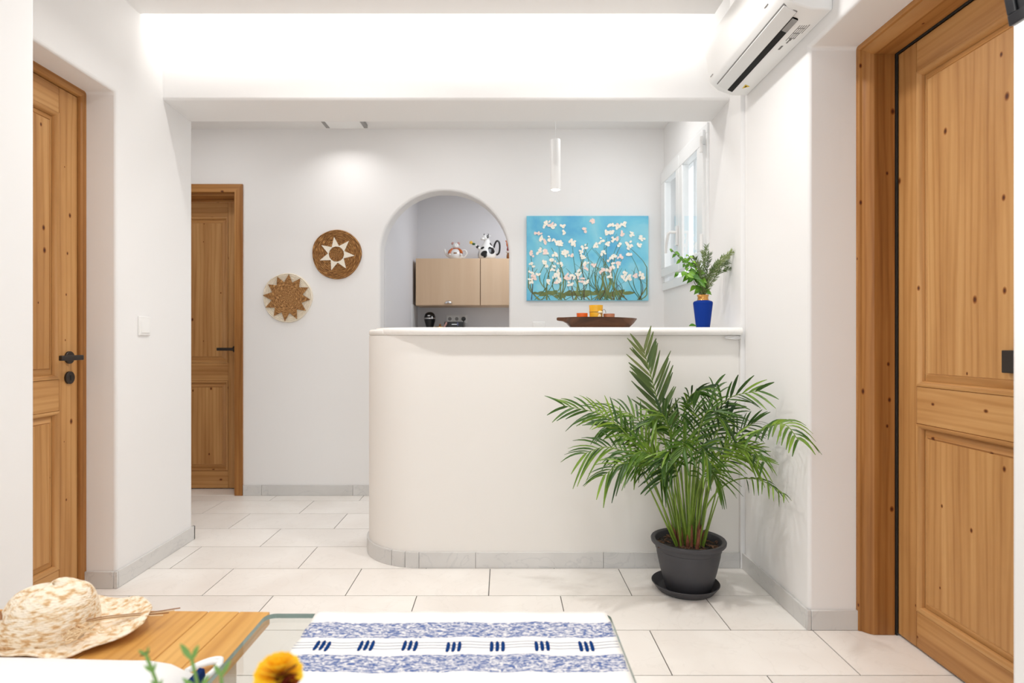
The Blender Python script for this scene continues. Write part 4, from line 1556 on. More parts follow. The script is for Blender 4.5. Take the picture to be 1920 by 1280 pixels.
c1 = glass_cup('candle_cup', 1091.5, 2.93, 0.0268, 0.061, 0.93, M['orange'], 'small orange candle cup left on the wooden tray', 'candle')
MB().lathe([(0, 0.04), (0.022, 0.04), (0.022, 0.044), (0, 0.044)], 20).build('wax', M['cream_wax'], c1)
c2 = glass_cup('candle_jar', 1117.5, 2.925, 0.0335, 0.099, 0.86, M['amber'], 'tall yellow candle jar with twine on the tray', 'candle')
MB().lathe([(0, 0.07), (0.026, 0.07), (0.026, 0.074), (0, 0.074)], 20).build('wax', M['cream_wax'], c2)
tw = MB()
tw.tube([(0.0320 * math.cos(2 * PI * i / 28), 0.0320 * math.sin(2 * PI * i / 28), 0.066) for i in range(29)], 0.0010, 6)
tw.tube(bez([(0.020, -0.026, 0.066), (0.022, -0.029, 0.05), (0.020, -0.030, 0.030)], 6), 0.0010, 5)
tw.tube(bez([(0.022, -0.026, 0.066), (0.034, -0.026, 0.078), (0.042, -0.024, 0.070), (0.044, -0.022, 0.060)], 8), 0.0010, 5)
tw.build('twine', M['twine'], c2)
MB().ball((0.012, -0.029, 0.064), 0.013, 14, 8, (1.2, 0.25, 0.55)).build('dried_slice', M['cream_wax'], c2, smooth=60)
MB().ball((0.010, -0.028, 0.046), 0.012, 14, 8, (0.9, 0.25, 0.9)).build('dried_slice', M['cream_wax'], c2, smooth=60)
c3 = glass_cup('candle_cup', 1142, 2.93, 0.0272, 0.058, 0.93, M['terracotta'], 'small terracotta candle cup right on the wooden tray', 'candle')
MB().lathe([(0, 0.038), (0.022, 0.038), (0.022, 0.042), (0, 0.042)], 20).build('wax', M['cream_wax'], c3)

VD = 2.95
va = thing('vase', ((1318 - CU) * VD / F_PX, VD, CT), 'cobalt blue tapered vase with gold neck on the bar', 'vase')
MB().lathe([(0, 0), (0.0315, 0), (0.0325, 0.002), (0.0460, 0.118), (0.0462, 0.122), (0.043, 0.128), (0.028, 0.1335)], 36).build('body', M['blue_vase'], va, smooth=35)
MB().lathe([(0.0275, 0.1330), (0.0255, 0.140), (0.0250, 0.148), (0.0275, 0.157), (0.0290, 0.160), (0.0275, 0.161), (0.0245, 0.157), (0.0225, 0.148), (0.0225, 0.10)], 28).build('neck', M['gold'], va, smooth=50)


def leaf_blade(mb, p, d, nrm, L, w, droop=0.0, segs=4, fold=0.15, mi=0, tipw=0.0, shape=1.0):
    """leaf: strip with a mid rib"""
    d = d.normalized()
    s = d.cross(nrm)
    if s.length < 1e-4:
        s = d.cross(Vector((0.3, 0.2, 1)))
    s.normalize()
    n_ = s.cross(d).normalized()
    v_, f_ = [], []
    for k_ in range(segs + 1):
        t = k_ / segs
        ww = w * (math.sin(PI * min(1, (t * 0.92 + 0.06))) ** shape) if tipw == 0 else w * (min(1, t * 5 + 0.35)) * (1 - (1 - tipw) * max(0, (t - 0.55) / 0.45) ** 1.5)
        c = p + d * (L * t) + Vector((0, 0, -1)) * (droop * L * t * t)
        v_ += [c - s * ww * 0.5 + n_ * ww * fold, c, c + s * ww * 0.5 + n_ * ww * fold]
    for k_ in range(segs):
        a = k_ * 3
        f_ += [(a, a + 1, a + 4, a + 3), (a + 1, a + 2, a + 5, a + 4)]
    mb.add(v_, f_, mi)


vo_ = Vector(va.location)
herb = random.Random(5)


def sprig_path(u, v_, bend=0.35, dd=0.0):
    base = vo_ + Vector((herb.uniform(-0.012, 0.012), herb.uniform(-0.012, 0.012), 0.115))
    neck = vo_ + Vector((herb.uniform(-0.012, 0.012), herb.uniform(-0.012, 0.012), 0.165))
    tip = P(u, v_, VD + dd)
    mid = neck.lerp(tip, 0.5) + Vector((0, 0, bend * 0.05))
    return base, bez([base, neck, mid, tip], 16)


def rosemary(u, v_, label, dd=0.0, bend=0.5):
    base, path = sprig_path(u, v_, bend, dd)
    t = thing('rosemary_sprig', base, label, 'herb sprig', 'herbs in the blue vase')
    loc_ = [p - base for p in path]
    MB().tube(loc_, 0.0013, 5).build('stem', M['herb_stem'], t)
    mb_ = MB()
    for i in range(150):
        s_ = herb.uniform(0.30, 1.0)
        k_ = min(int(s_ * 16), 15)
        p = loc_[k_].lerp(loc_[k_ + 1], s_ * 16 - k_)
        tg = (loc_[k_ + 1] - loc_[k_]).normalized()
        rnd_ = Vector((herb.gauss(0, 1), herb.gauss(0, 1), herb.gauss(0, 1)))
        rnd_ = (rnd_ - tg * rnd_.dot(tg)).normalized()
        leaf_blade(mb_, p, tg * 0.9 + rnd_ * 0.75, rnd_.cross(tg), herb.uniform(0.016, 0.029), 0.0034, 0.05, 2, 0.1)
    mb_.build('needles', M['rosemary'], t)


rosemary(1325, 462, 'upright rosemary sprig, the tallest in the blue vase')
rosemary(1319, 472, 'pale upright rosemary sprig left of the tallest one', 0.03)
rosemary(1303, 482, 'short rosemary sprig between the basil and the tall sprigs', -0.03)
rosemary(1385, 470, 'rosemary sprig reaching farthest up to the right', 0.02, 0.9)
rosemary(1372, 472, 'rosemary sprig second from the right tip', -0.04, 0.7)
rosemary(1358, 478, 'rosemary sprig leaning right in the middle of the fan', 0.05, 0.5)
rosemary(1382, 502, 'lowest rosemary sprig stretching out to the right', 0.0, 0.9)
rosemary(1345, 492, 'short rosemary sprig leaning slightly right', -0.05, 0.4)
rosemary(1383, 484, 'rosemary sprig below the rightmost tip', 0.06, 0.8)
rosemary(1331, 475, 'thin rosemary sprig just right of the tallest one', 0.04, 0.5)
rosemary(1366, 490, 'rosemary sprig low in the middle of the right fan', -0.03, 0.7)
rosemary(1311, 492, 'low rosemary sprig straight above the gold neck', -0.05, 0.3)


def basil(u, v_, label, nl, dd=0.0, bend=0.6, size=0.038):
    base, path = sprig_path(u, v_, bend, dd)
    t = thing('basil_sprig', base, label, 'herb sprig', 'herbs in the blue vase')
    loc_ = [p - base for p in path]
    MB().tube(loc_, 0.0016, 5).build('stem', M['herb_stem'], t)
    for i in range(nl):
        s_ = 0.40 + 0.60 * i / (nl - 1)
        k_ = min(int(s_ * 16), 15)
        p = loc_[k_].lerp(loc_[k_ + 1], s_ * 16 - k_)
        tg = (loc_[k_ + 1] - loc_[k_]).normalized()
        a = i * 2.4 + herb.uniform(-0.4, 0.4)
        side = Vector((math.cos(a), -0.6 * abs(math.sin(a)) - 0.2, 0.25 * math.sin(a * 1.7) - 0.1)).normalized()
        mb_ = MB()
        sz = size * (1.0 - 0.45 * max(0, s_ - 0.6) / 0.4) * herb.uniform(0.8, 1.2)
        leaf_blade(mb_, p, side + tg * 0.30 + Vector((0, 0, -0.25)), Vector((herb.uniform(-0.5, 0.5), -0.9, 0.3)), sz, sz * 0.58, 0.45, 6, 0.12, shape=1.35)
        mb_.build('leaf', M['basil'], t, smooth=60)


basil(1258, 466, 'basil sprig at the far left with drooping leaf tips', 16, -0.02)
basil(1276, 480, 'leafy basil sprig second from the left', 16, 0.02)
basil(1290, 478, 'basil sprig beside the short rosemary', 15, -0.04)
basil(1268, 510, 'low basil sprig with large leaves over the vase rim', 11, -0.05, 0.9, 0.052)
basil(1288, 515, 'short basil sprig close above the gold neck', 9, -0.06, 0.6, 0.05)

lf = MB()
leaf_blade(lf, Vector((0, 0, 0.002)), Vector((1, -0.1, 0.12)), Vector((0, -0.6, 0.8)), 0.036, 0.022, 0.15, 5, 0.3)
lf.v = [(x, y, z + 0.004) for x, y, z in lf.v]
o = lf.build('fallen_leaf', M['basil'], smooth=60)
o.location = ((1292 - CU) * 2.86 / F_PX, 2.86, CT)
tag(o, 'single green leaf lying on the slab left of the vase', 'leaf')

# ------------------------------------------------------------------ potted palm
PX, PY = 0.795, 2.595
sa = thing('plant_saucer', (PX - 0.012, PY, 0.0), 'round anthracite saucer on the floor under the palm pot', 'saucer')
MB().lathe([(0, 0.0008), (0.112, 0.0008), (0.120, 0.006), (0.139, 0.031), (0.142, 0.034), (0.140, 0.036), (0.136, 0.033), (0.117, 0.010), (0.108, 0.0065), (0, 0.0065)], 48).build('dish', M['pot'], sa, smooth=40)
pt = thing('potted_palm', (PX, PY, 0.0068), 'large green palm with feathery fronds in an anthracite pot', 'potted palm')
MB().lathe([(0, 0), (0.092, 0), (0.096, 0.004), (0.118, 0.085), (0.132, 0.150), (0.1335, 0.168), (0.137, 0.171), (0.140, 0.190), (0.151, 0.193), (0.155, 0.198), (0.1565, 0.208), (0.154, 0.2125), (0.147, 0.2135), (0.138, 0.209), (0.134, 0.195), (0.130, 0.16)], 56).build('pot', M['pot'], pt, smooth=35)
sm = MB()
nr, na = 8, 40
v, f = [(0, 0, 0.188)], []
rs = random.Random(3)
for k_ in range(1, nr + 1):
    for i in range(na):
        a = 2 * PI * i / na
        r = 0.1335 * k_ / nr
        v.append((r * math.cos(a), r * math.sin(a), 0.182 + rs.uniform(-0.004, 0.006)))
for i in range(na):
    f.append((0, 1 + i, 1 + (i + 1) % na))
for k_ in range(nr - 1):
    for i in range(na):
        j = (i + 1) % na
        f.append((1 + k_ * na + i, 1 + (k_ + 1) * na + i, 1 + (k_ + 1) * na + j, 1 + k_ * na + j))
sm.add(v, f).build('soil', M['soil'], pt)
ch = MB()
for i in range(90):
    a, r = rs.uniform(0, 2 * PI), 0.125 * math.sqrt(rs.random())
    p = Vector((r * math.cos(a), r * math.sin(a), 0.190))
    b_ = rs.uniform(0, PI)
    d_ = Vector((math.cos(b_), math.sin(b_), rs.uniform(-0.2, 0.4)))
    ch.tube([p, p + d_ * rs.uniform(0.012, 0.035)], [rs.uniform(0.002, 0.005), 0.002], 4)
o = ch.build('bark_chips', M['bark'], pt)
o['kind'] = 'stuff'

po = Vector(pt.location)
pr = random.Random(11)
n_leaf = [0]


def frond(base_u, ctrl, nl, length, width, droop=0.35, start=0.4, nrm=(0, -0.85, 0.5), ang=48, old=False, singles=True, side_bias=0.0, up=0.0, dbase=0.0):
    """ctrl: [(u, v, depth)...] path of the stalk after leaving the pot"""
    base = Vector(((base_u - 1288) * 2.6 / F_PX * 0.85, dbase + pr.uniform(-0.03, 0.03), 0.180))
    pts = [base] + [P(u, v_, d) - po for u, v_, d in ctrl]
    NS = 24
    path = bez(pts, NS)
    rad = [0.0040 * (1 - 0.78 * i / NS) + 0.0004 for i in range(NS + 1)]
    fr = MB().tube(path, rad, 6).build('frond', M['stem'], pt, smooth=60)
    nrm = Vector(nrm).normalized()
    joined = MB()
    mat_ = M['palm_leaf_old'] if old else M['palm_leaf']
    for i in range(nl):
        for s in (-1, 1):
            t = start + (1 - start) * (i + 0.5 + 0.2 * s) / nl
            k_ = min(int(t * NS), NS - 1)
            p = path[k_].lerp(path[k_ + 1], t * NS - k_)
            tg = (path[min(k_ + 1, NS)] - path[max(k_ - 1, 0)]).normalized()
            sd = tg.cross(nrm).normalized() * s
            a = math.radians(ang * (1.1 - 0.55 * (i / nl)) + pr.uniform(-7, 7))
            q = (i + 0.5) / nl
            ln = length * (0.55 + 0.75 * math.sin(PI * (0.15 + 0.72 * q))) * 0.78 * pr.uniform(0.85, 1.12)
            d_ = tg * math.cos(a) + sd * math.sin(a) + nrm * 0.12 + Vector((0, 0, up))
            mb_ = MB() if singles else joined
            leaf_blade(mb_, p, d_, nrm + Vector((pr.uniform(-0.4, 0.4), 0, pr.uniform(-0.3, 0.5))), ln, width * pr.uniform(0.75, 1.15), droop * pr.uniform(0.6, 1.4), 5, 0.16, 0, 0.25)
            if singles:
                mb_.build('leaflet', mat_, fr, smooth=60)
                n_leaf[0] += 1
    # leaflet at the tip
    if not singles:
        o_ = joined.build('leaflets', mat_, fr, smooth=60)
        o_['kind'] = 'stuff'
    return fr


# tall frond against the counter
frond(1272, [(1262, 930, 2.62), (1245, 820, 2.68), (1230, 742, 2.71), (1207, 655, 2.72)], 16, 0.165, 0.0145, 0.02, 0.50, (0, -1, 0.1), 40, True)
# left side
frond(1262, [(1225, 900, 2.58), (1180, 820, 2.56), (1130, 778, 2.55), (1056, 760, 2.55)], 14, 0.14, 0.0095, 0.25, 0.42, (0.1, -0.8, 0.6), 42)
frond(1268, [(1240, 900, 2.62), (1215, 815, 2.64), (1180, 775, 2.65), (1120, 768, 2.66)], 13, 0.14, 0.010, 0.3, 0.45, (0.1, -0.6, 0.8), 48)
frond(1260, [(1225, 930, 2.55), (1190, 862, 2.52), (1140, 838, 2.50), (1095, 850, 2.50)], 12, 0.14, 0.0095, 0.4, 0.45, (0.1, -0.7, 0.7), 46)
frond(1264, [(1235, 930, 2.50), (1205, 880, 2.46), (1170, 868, 2.43), (1130, 892, 2.42)], 12, 0.125, 0.010, 0.45, 0.45, (0.1, -0.7, 0.7), 50)
# right side
frond(1312, [(1335, 900, 2.60), (1380, 840, 2.58), (1430, 806, 2.38), (1470, 795, 2.25), (1498, 826, 2.14)], 14, 0.110, 0.0105, 0.55, 0.40, (-0.1, -0.75, 0.65), 62, up=0.22)
frond(1305, [(1318, 900, 2.64), (1335, 800, 2.62), (1365, 748, 2.54), (1425, 732, 2.44)], 12, 0.14, 0.0110, 0.2, 0.42, (-0.1, -0.8, 0.5), 45)
frond(1310, [(1325, 950, 2.58), (1365, 905, 2.56), (1420, 898, 2.44), (1472, 928, 2.27)], 8, 0.06, 0.007, 0.8, 0.62, (0, -0.6, 0.8), 45)
frond(1308, [(1325, 920, 2.60), (1362, 850, 2.58), (1402, 838, 2.50), (1434, 868, 2.34)], 9, 0.095, 0.0095, 0.5, 0.45, (0, -0.6, 0.8), 48)
# centre: curled bright frond
frond(1288, [(1285, 900, 2.60), (1282, 800, 2.62), (1292, 745, 2.60), (1325, 728, 2.56)], 9, 0.11, 0.014, 0.45, 0.6, (0.3, -0.7, 0.6), 35)
# remaining fronds of the dense middle (leaflets joined)
mid = [
    (1280, [(1270, 900, 2.56), (1255, 810, 2.52), (1240, 775, 2.50), (1222, 790, 2.48)]),
    (1292, [(1300, 900, 2.56), (1310, 810, 2.54), (1330, 770, 2.50), (1360, 790, 2.48)]),
    (1284, [(1275, 930, 2.52), (1265, 870, 2.47), (1255, 845, 2.44), (1240, 868, 2.42)]),
    (1295, [(1300, 930, 2.52), (1307, 860, 2.46), (1315, 838, 2.43), (1332, 868, 2.40)]),
    (1300, [(1320, 910, 2.54), (1345, 855, 2.48), (1372, 830, 2.44), (1400, 845, 2.42)]),
    (1276, [(1255, 920, 2.54), (1230, 865, 2.49), (1205, 845, 2.46), (1175, 862, 2.44)]),
    (1288, [(1288, 920, 2.64), (1284, 830, 2.69), (1275, 790, 2.71), (1255, 770, 2.72)]),
    (1298, [(1305, 910, 2.66), (1320, 820, 2.70), (1332, 780, 2.71), (1340, 722, 2.72)]),
    (1282, [(1276, 940, 2.54), (1268, 880, 2.48), (1255, 872, 2.45), (1236, 905, 2.42)]),
    (1296, [(1304, 940, 2.54), (1318, 890, 2.49), (1332, 880, 2.46), (1352, 905, 2.44)]),
    (1290, [(1290, 930, 2.52), (1288, 860, 2.46), (1285, 832, 2.43), (1278, 850, 2.40)]),
    (1272, [(1250, 920, 2.60), (1225, 855, 2.60), (1200, 822, 2.58), (1165, 812, 2.56)]),
    (1305, [(1325, 920, 2.62), (1355, 855, 2.60), (1385, 810, 2.56), (1418, 790, 2.50)]),
    (1290, [(1292, 920, 2.60), (1298, 830, 2.60), (1302, 785, 2.58), (1298, 752, 2.56)]),
    (1268, [(1240, 905, 2.60), (1200, 830, 2.60), (1172, 800, 2.60), (1130, 800, 2.60)]),
    (1308, [(1330, 915, 2.58), (1362, 865, 2.54), (1390, 852, 2.50), (1418, 862, 2.46)]),
    (1284, [(1280, 920, 2.62), (1268, 840, 2.63), (1256, 800, 2.63), (1232, 782, 2.62)]),
    (1300, [(1312, 920, 2.60), (1330, 845, 2.58), (1350, 800, 2.55), (1372, 775, 2.52)]),
    (1278, [(1262, 925, 2.58), (1240, 870, 2.56), (1215, 850, 2.53), (1190, 870, 2.50)]),
]
for i, (bu, ct_) in enumerate(mid):
    frond(bu, ct_, 12, 0.125, 0.0098, 0.3, 0.42, (pr.uniform(-0.3, 0.3), -0.7, 0.7), 48, False, i < 4)
# bare canes and brown sheaths at the foot
for i in range(19):
    a = pr.uniform(0, 2 * PI)
    r = 0.062 * math.sqrt(pr.random())
    b_ = Vector((r * 1.1 * math.cos(a), r * 0.8 * math.sin(a), 0.182))
    top = b_ + Vector((b_.x * 1.0 + pr.gauss(0, 0.01), b_.y * 0.8, pr.uniform(0.22, 0.42)))
    MB().tube(bez([b_, b_.lerp(top, 0.5) + Vector((pr.gauss(0, 0.004), 0, 0)), top], 6), [0.0042, 0.0040, 0.0037, 0.0034, 0.003, 0.0025, 0.0018], 7).build('cane', M['stem'], pt, smooth=60)
for i in range(16):
    a = 2 * PI * i / 16 + pr.uniform(-0.2, 0.2)
    r = pr.uniform(0.03, 0.062)
    b_ = Vector((r * 1.1 * math.cos(a), r * 0.8 * math.sin(a), 0.182))
    h_ = pr.uniform(0.05, 0.13)
    MB().tube([b_, b_ + Vector((b_.x * 0.15, b_.y * 0.15, h_ * 0.5)), b_ + Vector((b_.x * 0.35, b_.y * 0.3, h_))], [0.0085, 0.0075, 0.0015], 8).build('sheath', M['sheath'], pt, smooth=60)

# ------------------------------------------------------------------ glass table with woven runner
GZ = 0.46
gt = thing('glass_table', (-0.1436, 0.9, 0), 'low clear glass table with green edges', 'coffee table')
gx0, gx1, gy0, gy1, gth = -0.5235 + 0.1436, 0.2365 + 0.1436, -0.50, 0.440, 0.010


def rrect(x0, x1, y0, y1, r, n_=6):
    out = []
    for cx_, cy_, a in ((x1 - r, y1 - r, 0), (x0 + r, y1 - r, 90), (x0 + r, y0 + r, 180), (x1 - r, y0 + r, 270)):
        out += [(cx_ + r * math.cos(math.radians(a + 90 * i / n_)), cy_ + r * math.sin(math.radians(a + 90 * i / n_))) for i in range(n_ + 1)]
    return out


rr_ = rrect(gx0, gx1, gy0, gy1, 0.022)
nn = len(rr_)
v = [(x, y, GZ - gth) for x, y in rr_] + [(x, y, GZ) for x, y in rr_]
mb = MB()
mb.add(v, [tuple(range(nn))[::-1], tuple(range(nn, 2 * nn))], 0)
mb.add(v, [(i, (i + 1) % nn, nn + (i + 1) % nn, nn + i) for i in range(nn)], 1)
mb.build('glass_top', [M['table_glass'], M['glass_edge']], gt)
for lx in (-0.22, 0.29):
    for ly in (-0.35, 0.30):
        MB().lathe([(0, 0), (0.02, 0), (0.02, 0.004), (0.014, 0.006), (0.014, GZ - gth - 0.005), (0.022, GZ - gth - 0.004), (0.022, GZ - gth - 0.0005), (0, GZ - gth - 0.0005)], 16, (lx, ly, 0)).build('leg', M['steel'], gt, smooth=40)

RX0, RX1, RY1, RL = -0.411, 0.229, 1.341, 0.90
ru = thing('table_runner', ((RX0 + RX1) / 2, RY1, GZ + 0.0004), 'white woven runner with flecked blue bands on the glass table', 'table runner')
rwid = (RX1 - RX0) / 2
mb = MB()
nx, ny = 50, 60
v, f = [], []


def cloth_z(x, y):
    return 0.0024 + 0.0009 * math.sin(x * 23 + y * 9) * math.sin(y * 31 + x * 5) + 0.0006 * math.sin(x * 61)


for j in range(ny + 1):
    for i in range(nx + 1):
        x = -rwid + 2 * rwid * i / nx
        y = -RL * j / ny
        if i in (0, nx):
            x += 0.0015 * math.sin(y * 90)
        v.append((x, y + (0.0012 * math.sin(x * 70) if j == 0 else 0), cloth_z(x, y)))
for j in range(ny):
    for i in range(nx):
        a = j * (nx + 1) + i
        f.append((a, a + 1, a + nx + 2, a + nx + 1))
o = mb.add(v, f).build('cloth', M['runner'], ru, smooth=60)
md = o.modifiers.new('solid', 'SOLIDIFY')
md.thickness = 0.0016
md.offset = -1
for u in (603, 686, 768, 850, 932, 1016, 1099):
    gxc = (u - CU) * 1.1866 / F_PX - (RX0 + RX1) / 2
    for k_ in (-1, 0, 1):
        xx = gxc + k_ * 0.0112
        yc = -(RY1 - 1.188) + pr.uniform(-0.002, 0.002)
        b_ = MB()
        path = [(xx + 0.0008 * math.sin(t * 3), yc - 0.0185 + 0.037 * t, cloth_z(xx, yc) + 0.0010) for t in [i / 6 for i in range(7)]]
        b_.tube(path, [0.0024, 0.0038, 0.0040, 0.0039, 0.0040, 0.0038, 0.0024], 8)
        b_.build('embroidered_bar', M['navy_thread'], ru, smooth=60)
hem = MB()
for i in range(64):
    x = -rwid + 0.004 + (2 * rwid - 0.008) * i / 63
    hem.tube([(x, -0.004, cloth_z(x, 0) + 0.0004), (x + 0.002, 0.0035, cloth_z(x, 0) - 0.0005)], 0.0016, 5)
o = hem.build('stitched_hem', M['cloth_white'], ru, smooth=60)
o['kind'] = 'stuff'

# ------------------------------------------------------------------ wooden table with hat and tote bag
WZ = 0.44
wt = thing('wooden_table', (-0.93, 0.95, 0), 'honey brown plank table beside the glass table', 'table', rz=math.radians(-1.2))
bx = [(-0.38, -0.222), (-0.2205, -0.070), (-0.0685, 0.085), (0.0865, 0.240), (0.2415, 0.312), (0.3135, 0.3835)]
for a, b_ in bx:
    MB().box(a, b_, -0.50, 0.4535, WZ - 0.030, WZ).build('plank', M['table_wood'], wt, bevel=0.0025)
MB().box(-0.30, 0.22, -0.44, 0.36, WZ - 0.055, WZ - 0.0305).build('apron', M['table_wood'], wt)
for lx in (-0.33, 0.362):
    for ly in (-0.40, 0.275):
        MB().box(lx - 0.013, lx + 0.013, ly - 0.03, ly + 0.03, 0.0005, WZ - 0.0305).build('leg', M['pale_leg'], wt, bevel=0.002)

# straw hat
HX, HY = -0.962, 1.275
ht = thing('straw_hat', (HX, HY, WZ + 0.001), 'floppy crocheted straw hat lying on the wooden table', 'hat')
mb = MB()
v, f = [], []
na, nr = 64, 12


def hat_pt(t, a):
    """t in 0..1 from crown top to crown base"""
    ph = t * PI / 2
    r = 0.098 * math.sin(ph) ** 0.72
    h_ = 0.104 * math.cos(ph) ** 0.75 + 0.010
    x = r * math.cos(a) * 1.0 + 0.012 * (h_ / 0.11)
    y = r * math.sin(a) * 0.85
    x += 0.006 * math.sin(3 * a + 5 * t) * t
    h_ *= 1 - 0.16 * math.cos(a - PI) * (1 - t * 0.3) * math.sin(ph)
    h_ += 0.004 * math.sin(4 * a + 1)
    if h_ > 0.09:
        h_ -= 0.10 * (h_ - 0.09)
    return (x, y, h_)


for k_ in range(nr + 1):
    for i in range(na):
        v.append(hat_pt(max(0.001, k_ / nr), 2 * PI * i / na))
for k_ in range(nr):
    for i in range(na):
        j = (i + 1) % na
        f.append((k_ * na + i, k_ * na + j, (k_ + 1) * na + j, (k_ + 1) * na + i))
f.append(tuple(range(na)))
o = mb.add(v, f).build('crown', M['straw'], ht, smooth=70)
mb = MB()
v, f = [], []
nb = 10
for k_ in range(nb + 1):
    t = k_ / nb
    for i in range(na):
        a = 2 * PI * i / na
        x0, y0, z0 = hat_pt(1.0, a)
        ext = 0.105 + 0.012 * math.sin(2 * a + 0.5) - 0.045 * max(0, math.sin(a)) - 0.065 * max(0, -math.sin(a)) - 0.03 * max(0, -math.cos(a))
        lift = 0.016 + 0.012 * math.sin(3 * a + 0.9) + 0.020 * max(0, math.sin(a + 0.2)) ** 2
        z = z0 * (1 - t) + t * lift * (0.35 + 0.65 * t) + 0.004 * math.sin(9 * a) * t
        v.append((x0 + ext * t * math.cos(a), y0 + ext * t * math.sin(a), max(0.002, z)))
for k_ in range(nb):
    for i in range(na):
        j = (i + 1) % na
        f.append((k_ * na + i, k_ * na + j, (k_ + 1) * na + j, (k_ + 1) * na + i))
o = mb.add(v, f).build('brim', M['straw'], ht, smooth=70)
md = o.modifiers.new('solid', 'SOLIDIFY')
md.thickness = 0.003
cr_ = random.Random(8)
for i in range(12):
    a0 = Vector((0.090 + cr_.uniform(-0.012, 0.012), -0.060 + cr_.uniform(-0.015, 0.025), 0.034))
    pts = [a0]
    p = a0
    for q in range(7):
        p = p + Vector((cr_.uniform(-0.016, 0.020), cr_.uniform(-0.015, 0.015), 0))
        pts.append(Vector((p.x, p.y, 0.030 + cr_.uniform(0, 0.014))))
    MB().tube(bez(pts, 24), 0.0013, 5).build('raffia_cord', M['cord'], ht, smooth=60)
for i in range(4):
    pts = [(0.092, -0.06, 0.030), (0.088, -0.03, 0.040), (0.11, 0.0, 0.034 + 0.002 * i), (0.155, 0.016 + 0.005 * i, 0.033), (0.195, 0.03 + 0.006 * i, 0.030), (0.222 + 0.006 * i, 0.042 + 0.012 * i, 0.026)]
    MB().tube(bez(pts, 22), 0.0013, 5).build('raffia_cord', M['raffia_dark'] if i % 2 else M['cord'], ht, smooth=60)
MB().tube(bez([(0.074 - 0.18, -0.055, 0.075), (-0.045, -0.072, 0.086), (-0.035, -0.074, 0.080), (-0.032, -0.077, 0.070)], 12), 0.0022, 6).build('hat_band', M['raffia_dark'], ht, smooth=60)

# white tote bag lying in front of the hat
tb = thing('tote_bag', (-0.94, 0.90, WZ + 0.001), 'white cotton tote bag with navy base lying on the wooden table', 'bag')
mb = MB()
v, f = [], []
nx, ny = 30, 24
x0, x1, y0, y1 = -0.40, 0.392, -0.35, 0.22
top, bot = [], []
for j in range(ny + 1):
    for i in range(nx + 1):
        s, t = i / nx, j / ny
        x, y = x0 + (x1 - x0) * s, y0 + (y1 - y0) * t
        e = min(1, min(s, 1 - s) * 13) * min(1, min(t, 1 - t) * 8)
        e = math.sin(e * PI / 2) ** 0.6
        z = 0.004 + 0.060 * e + 0.003 * math.sin(x * 11 + y * 7) * e
        if s > 0.9 and t > 0.7:
            z -= 0.006 * (s - 0.9) * 10 * (t - 0.7) * 3
        top.append((x, y, z))
        bot.append((x, y, 0.001))
W1 = nx + 1
v = top + bot
off = len(top)
for j in range(ny):
    for i in range(nx):
        a = j * W1 + i
        f.append((a, a + 1, a + W1 + 1, a + W1))
        f.append((off + a, off + a + W1, off + a + W1 + 1, off + a + 1))
for i in range(nx):
    f.append((i, off + i, off + i + 1, i + 1))
    a = ny * W1 + i
    f.append((a, a + 1, off + a + 1, off + a))
for j in range(ny):
    a = j * W1
    f.append((a, a + W1, off + a + W1, off + a))
    a = j * W1 + nx
    f.append((a, off + a, off + a + W1, a + W1))
mb.add(v, f).build('body', M['cloth_white'], tb, smooth=60)
nv = [(x1 - 0.004, 0.02, 0.030), (x1 + 0.006, 0.02, 0.028), (x1 + 0.010, 0.02, 0.004), (x1 - 0.004, 0.02, 0.004)]
MB().add([(a, -0.30, c) for a, b_, c in nv] + [(a, 0.200, c) for a, b_, c in nv], [(0, 1, 2, 3), (4, 7, 6, 5), (0, 4, 5, 1), (1, 5, 6, 2), (2, 6, 7, 3), (3, 7, 4, 0)]).build('navy_base', M['navy'], tb, bevel=0.002)
for q in (0.0, 0.012):
    MB().tube(bez([(x1 - 0.03, 0.205, 0.020), (x1 - 0.022, 0.232 + q, 0.014), (x1 - 0.005, 0.250 + q, 0.012), (x1 + 0.014 - q * 0.4, 0.245 + q, 0.012), (x1 + 0.012, 0.215, 0.012), (x1 + 0.004, 0.19, 0.010)], 18), 0.0050, 8).build('rope_handle', M['cloth_white'], tb, smooth=60)

# ------------------------------------------------------------------ marigold posy close to the camera, its jar below the frame
JX, JY = -0.272, 0.60
JZ = GZ + 0.0045
jar = thing('posy_jar', (JX, JY, JZ), 'small glass jar holding the marigold posy', 'jar')
MB().lathe([(0, 0), (0.030, 0), (0.032, 0.003), (0.032, 0.075), (0.026, 0.090), (0.028, 0.094), (0.0255, 0.094), (0.0235, 0.090), (0.0295, 0.074), (0.0295, 0.006), (0, 0.005)], 28).build('glass', M['jar_glass'], jar, smooth=40)


def stem_of(root, tip, bend=(0, 0, 0), r=0.0016, mat='leaf_fg'):
    b_ = Vector((JX + pr.uniform(-0.012, 0.012), JY + pr.uniform(-0.012, 0.012), JZ + 0.008))
    n_ = Vector((JX + pr.uniform(-0.014, 0.014), JY + pr.uniform(-0.014, 0.014), JZ + 0.092))
    path = bez([b_, n_, n_.lerp(tip, 0.55) + Vector(bend), tip], 14)
    ro = Vector(root.location)
    MB().tube([p - ro for p in path], r, 6).build('stem', M[mat], root, smooth=60)
    return path


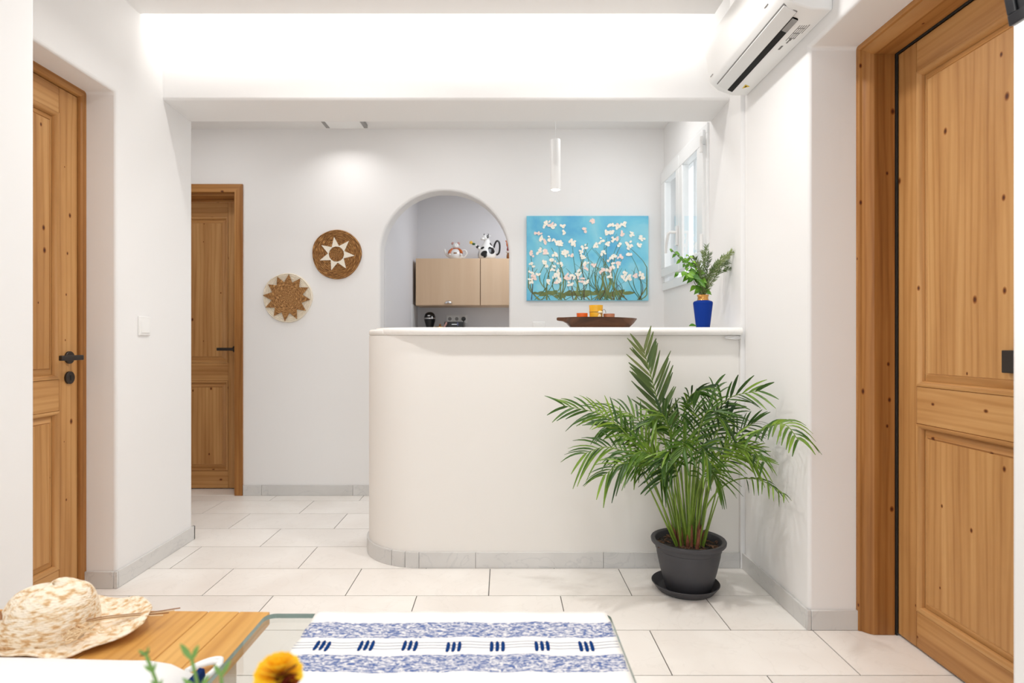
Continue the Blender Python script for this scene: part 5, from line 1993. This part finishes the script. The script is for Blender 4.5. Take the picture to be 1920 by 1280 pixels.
fp = P(522, 1271, 0.60)
mg = thing('marigold', fp, 'bright yellow marigold with dark red petals, at the bottom edge', 'flower')
stem_of(mg, fp - Vector((0, 0, 0.012)))
for lay, (nn_, rr2, tilt) in enumerate(((15, 0.0215, -0.1), (15, 0.0215, 0.2), (14, 0.0205, 0.5), (12, 0.0185, 0.8), (9, 0.0165, 1.1), (5, 0.015, 1.4))):
    for i in range(nn_):
        a = 2 * PI * i / nn_ + lay * 0.3
        d_ = Vector((math.cos(a) * math.cos(tilt), math.sin(a) * math.cos(tilt), math.sin(tilt)))
        mb = MB()
        leaf_blade(mb, d_ * 0.002 + Vector((0, 0, lay * 0.001)), d_, Vector((0, 0, 1)), rr2, 0.0125, -0.05, 4, 0.15, 0, 0.85)
        red = math.cos(a + 0.75) > 0.82 and lay < 3
        mb.build('petal', M['petal_red'] if red else M['petal_yellow'], mg, smooth=60)
MB().lathe([(0.002, -0.014), (0.006, -0.010), (0.0075, 0.0), (0.005, 0.002)], 12).build('calyx', M['leaf_fg'], mg, smooth=60)


def leafy(tip, label, leaves, size, bend=(0, 0, 0)):
    t = thing('leaf_sprig', tip, label, 'leaf sprig', 'greenery in the posy')
    path = stem_of(t, tip, bend)
    for i in range(leaves):
        s_ = 0.60 + 0.40 * (i + 1) / leaves
        k_ = min(int(s_ * 14), 13)
        p = path[k_].lerp(path[k_ + 1], s_ * 14 - k_) - tip
        tg = (path[k_ + 1] - path[k_]).normalized()
        for s in (-1, 1):
            mb_ = MB()
            leaf_blade(mb_, p, tg * 0.9 + Vector((s * 0.6, pr.uniform(-0.2, 0.2), 0.2)), Vector((0, -0.8, 0.6)), size * pr.uniform(0.8, 1.2), size * 0.27, 0.1, 4, 0.1)
            mb_.build('leaf', M['leaf_fg'], t, smooth=60)


leafy(P(275, 1230, 0.58), 'thin leaf sprig leaning far left before the white bag', 6, 0.012, (-0.004, 0, 0.006))
leafy(P(360, 1238, 0.60), 'leaf sprig before the right end of the white bag', 3, 0.022)
leafy(P(415, 1268, 0.60), 'low leaf sprig left of the marigold', 3, 0.018)
print('leaflets', n_leaf[0])
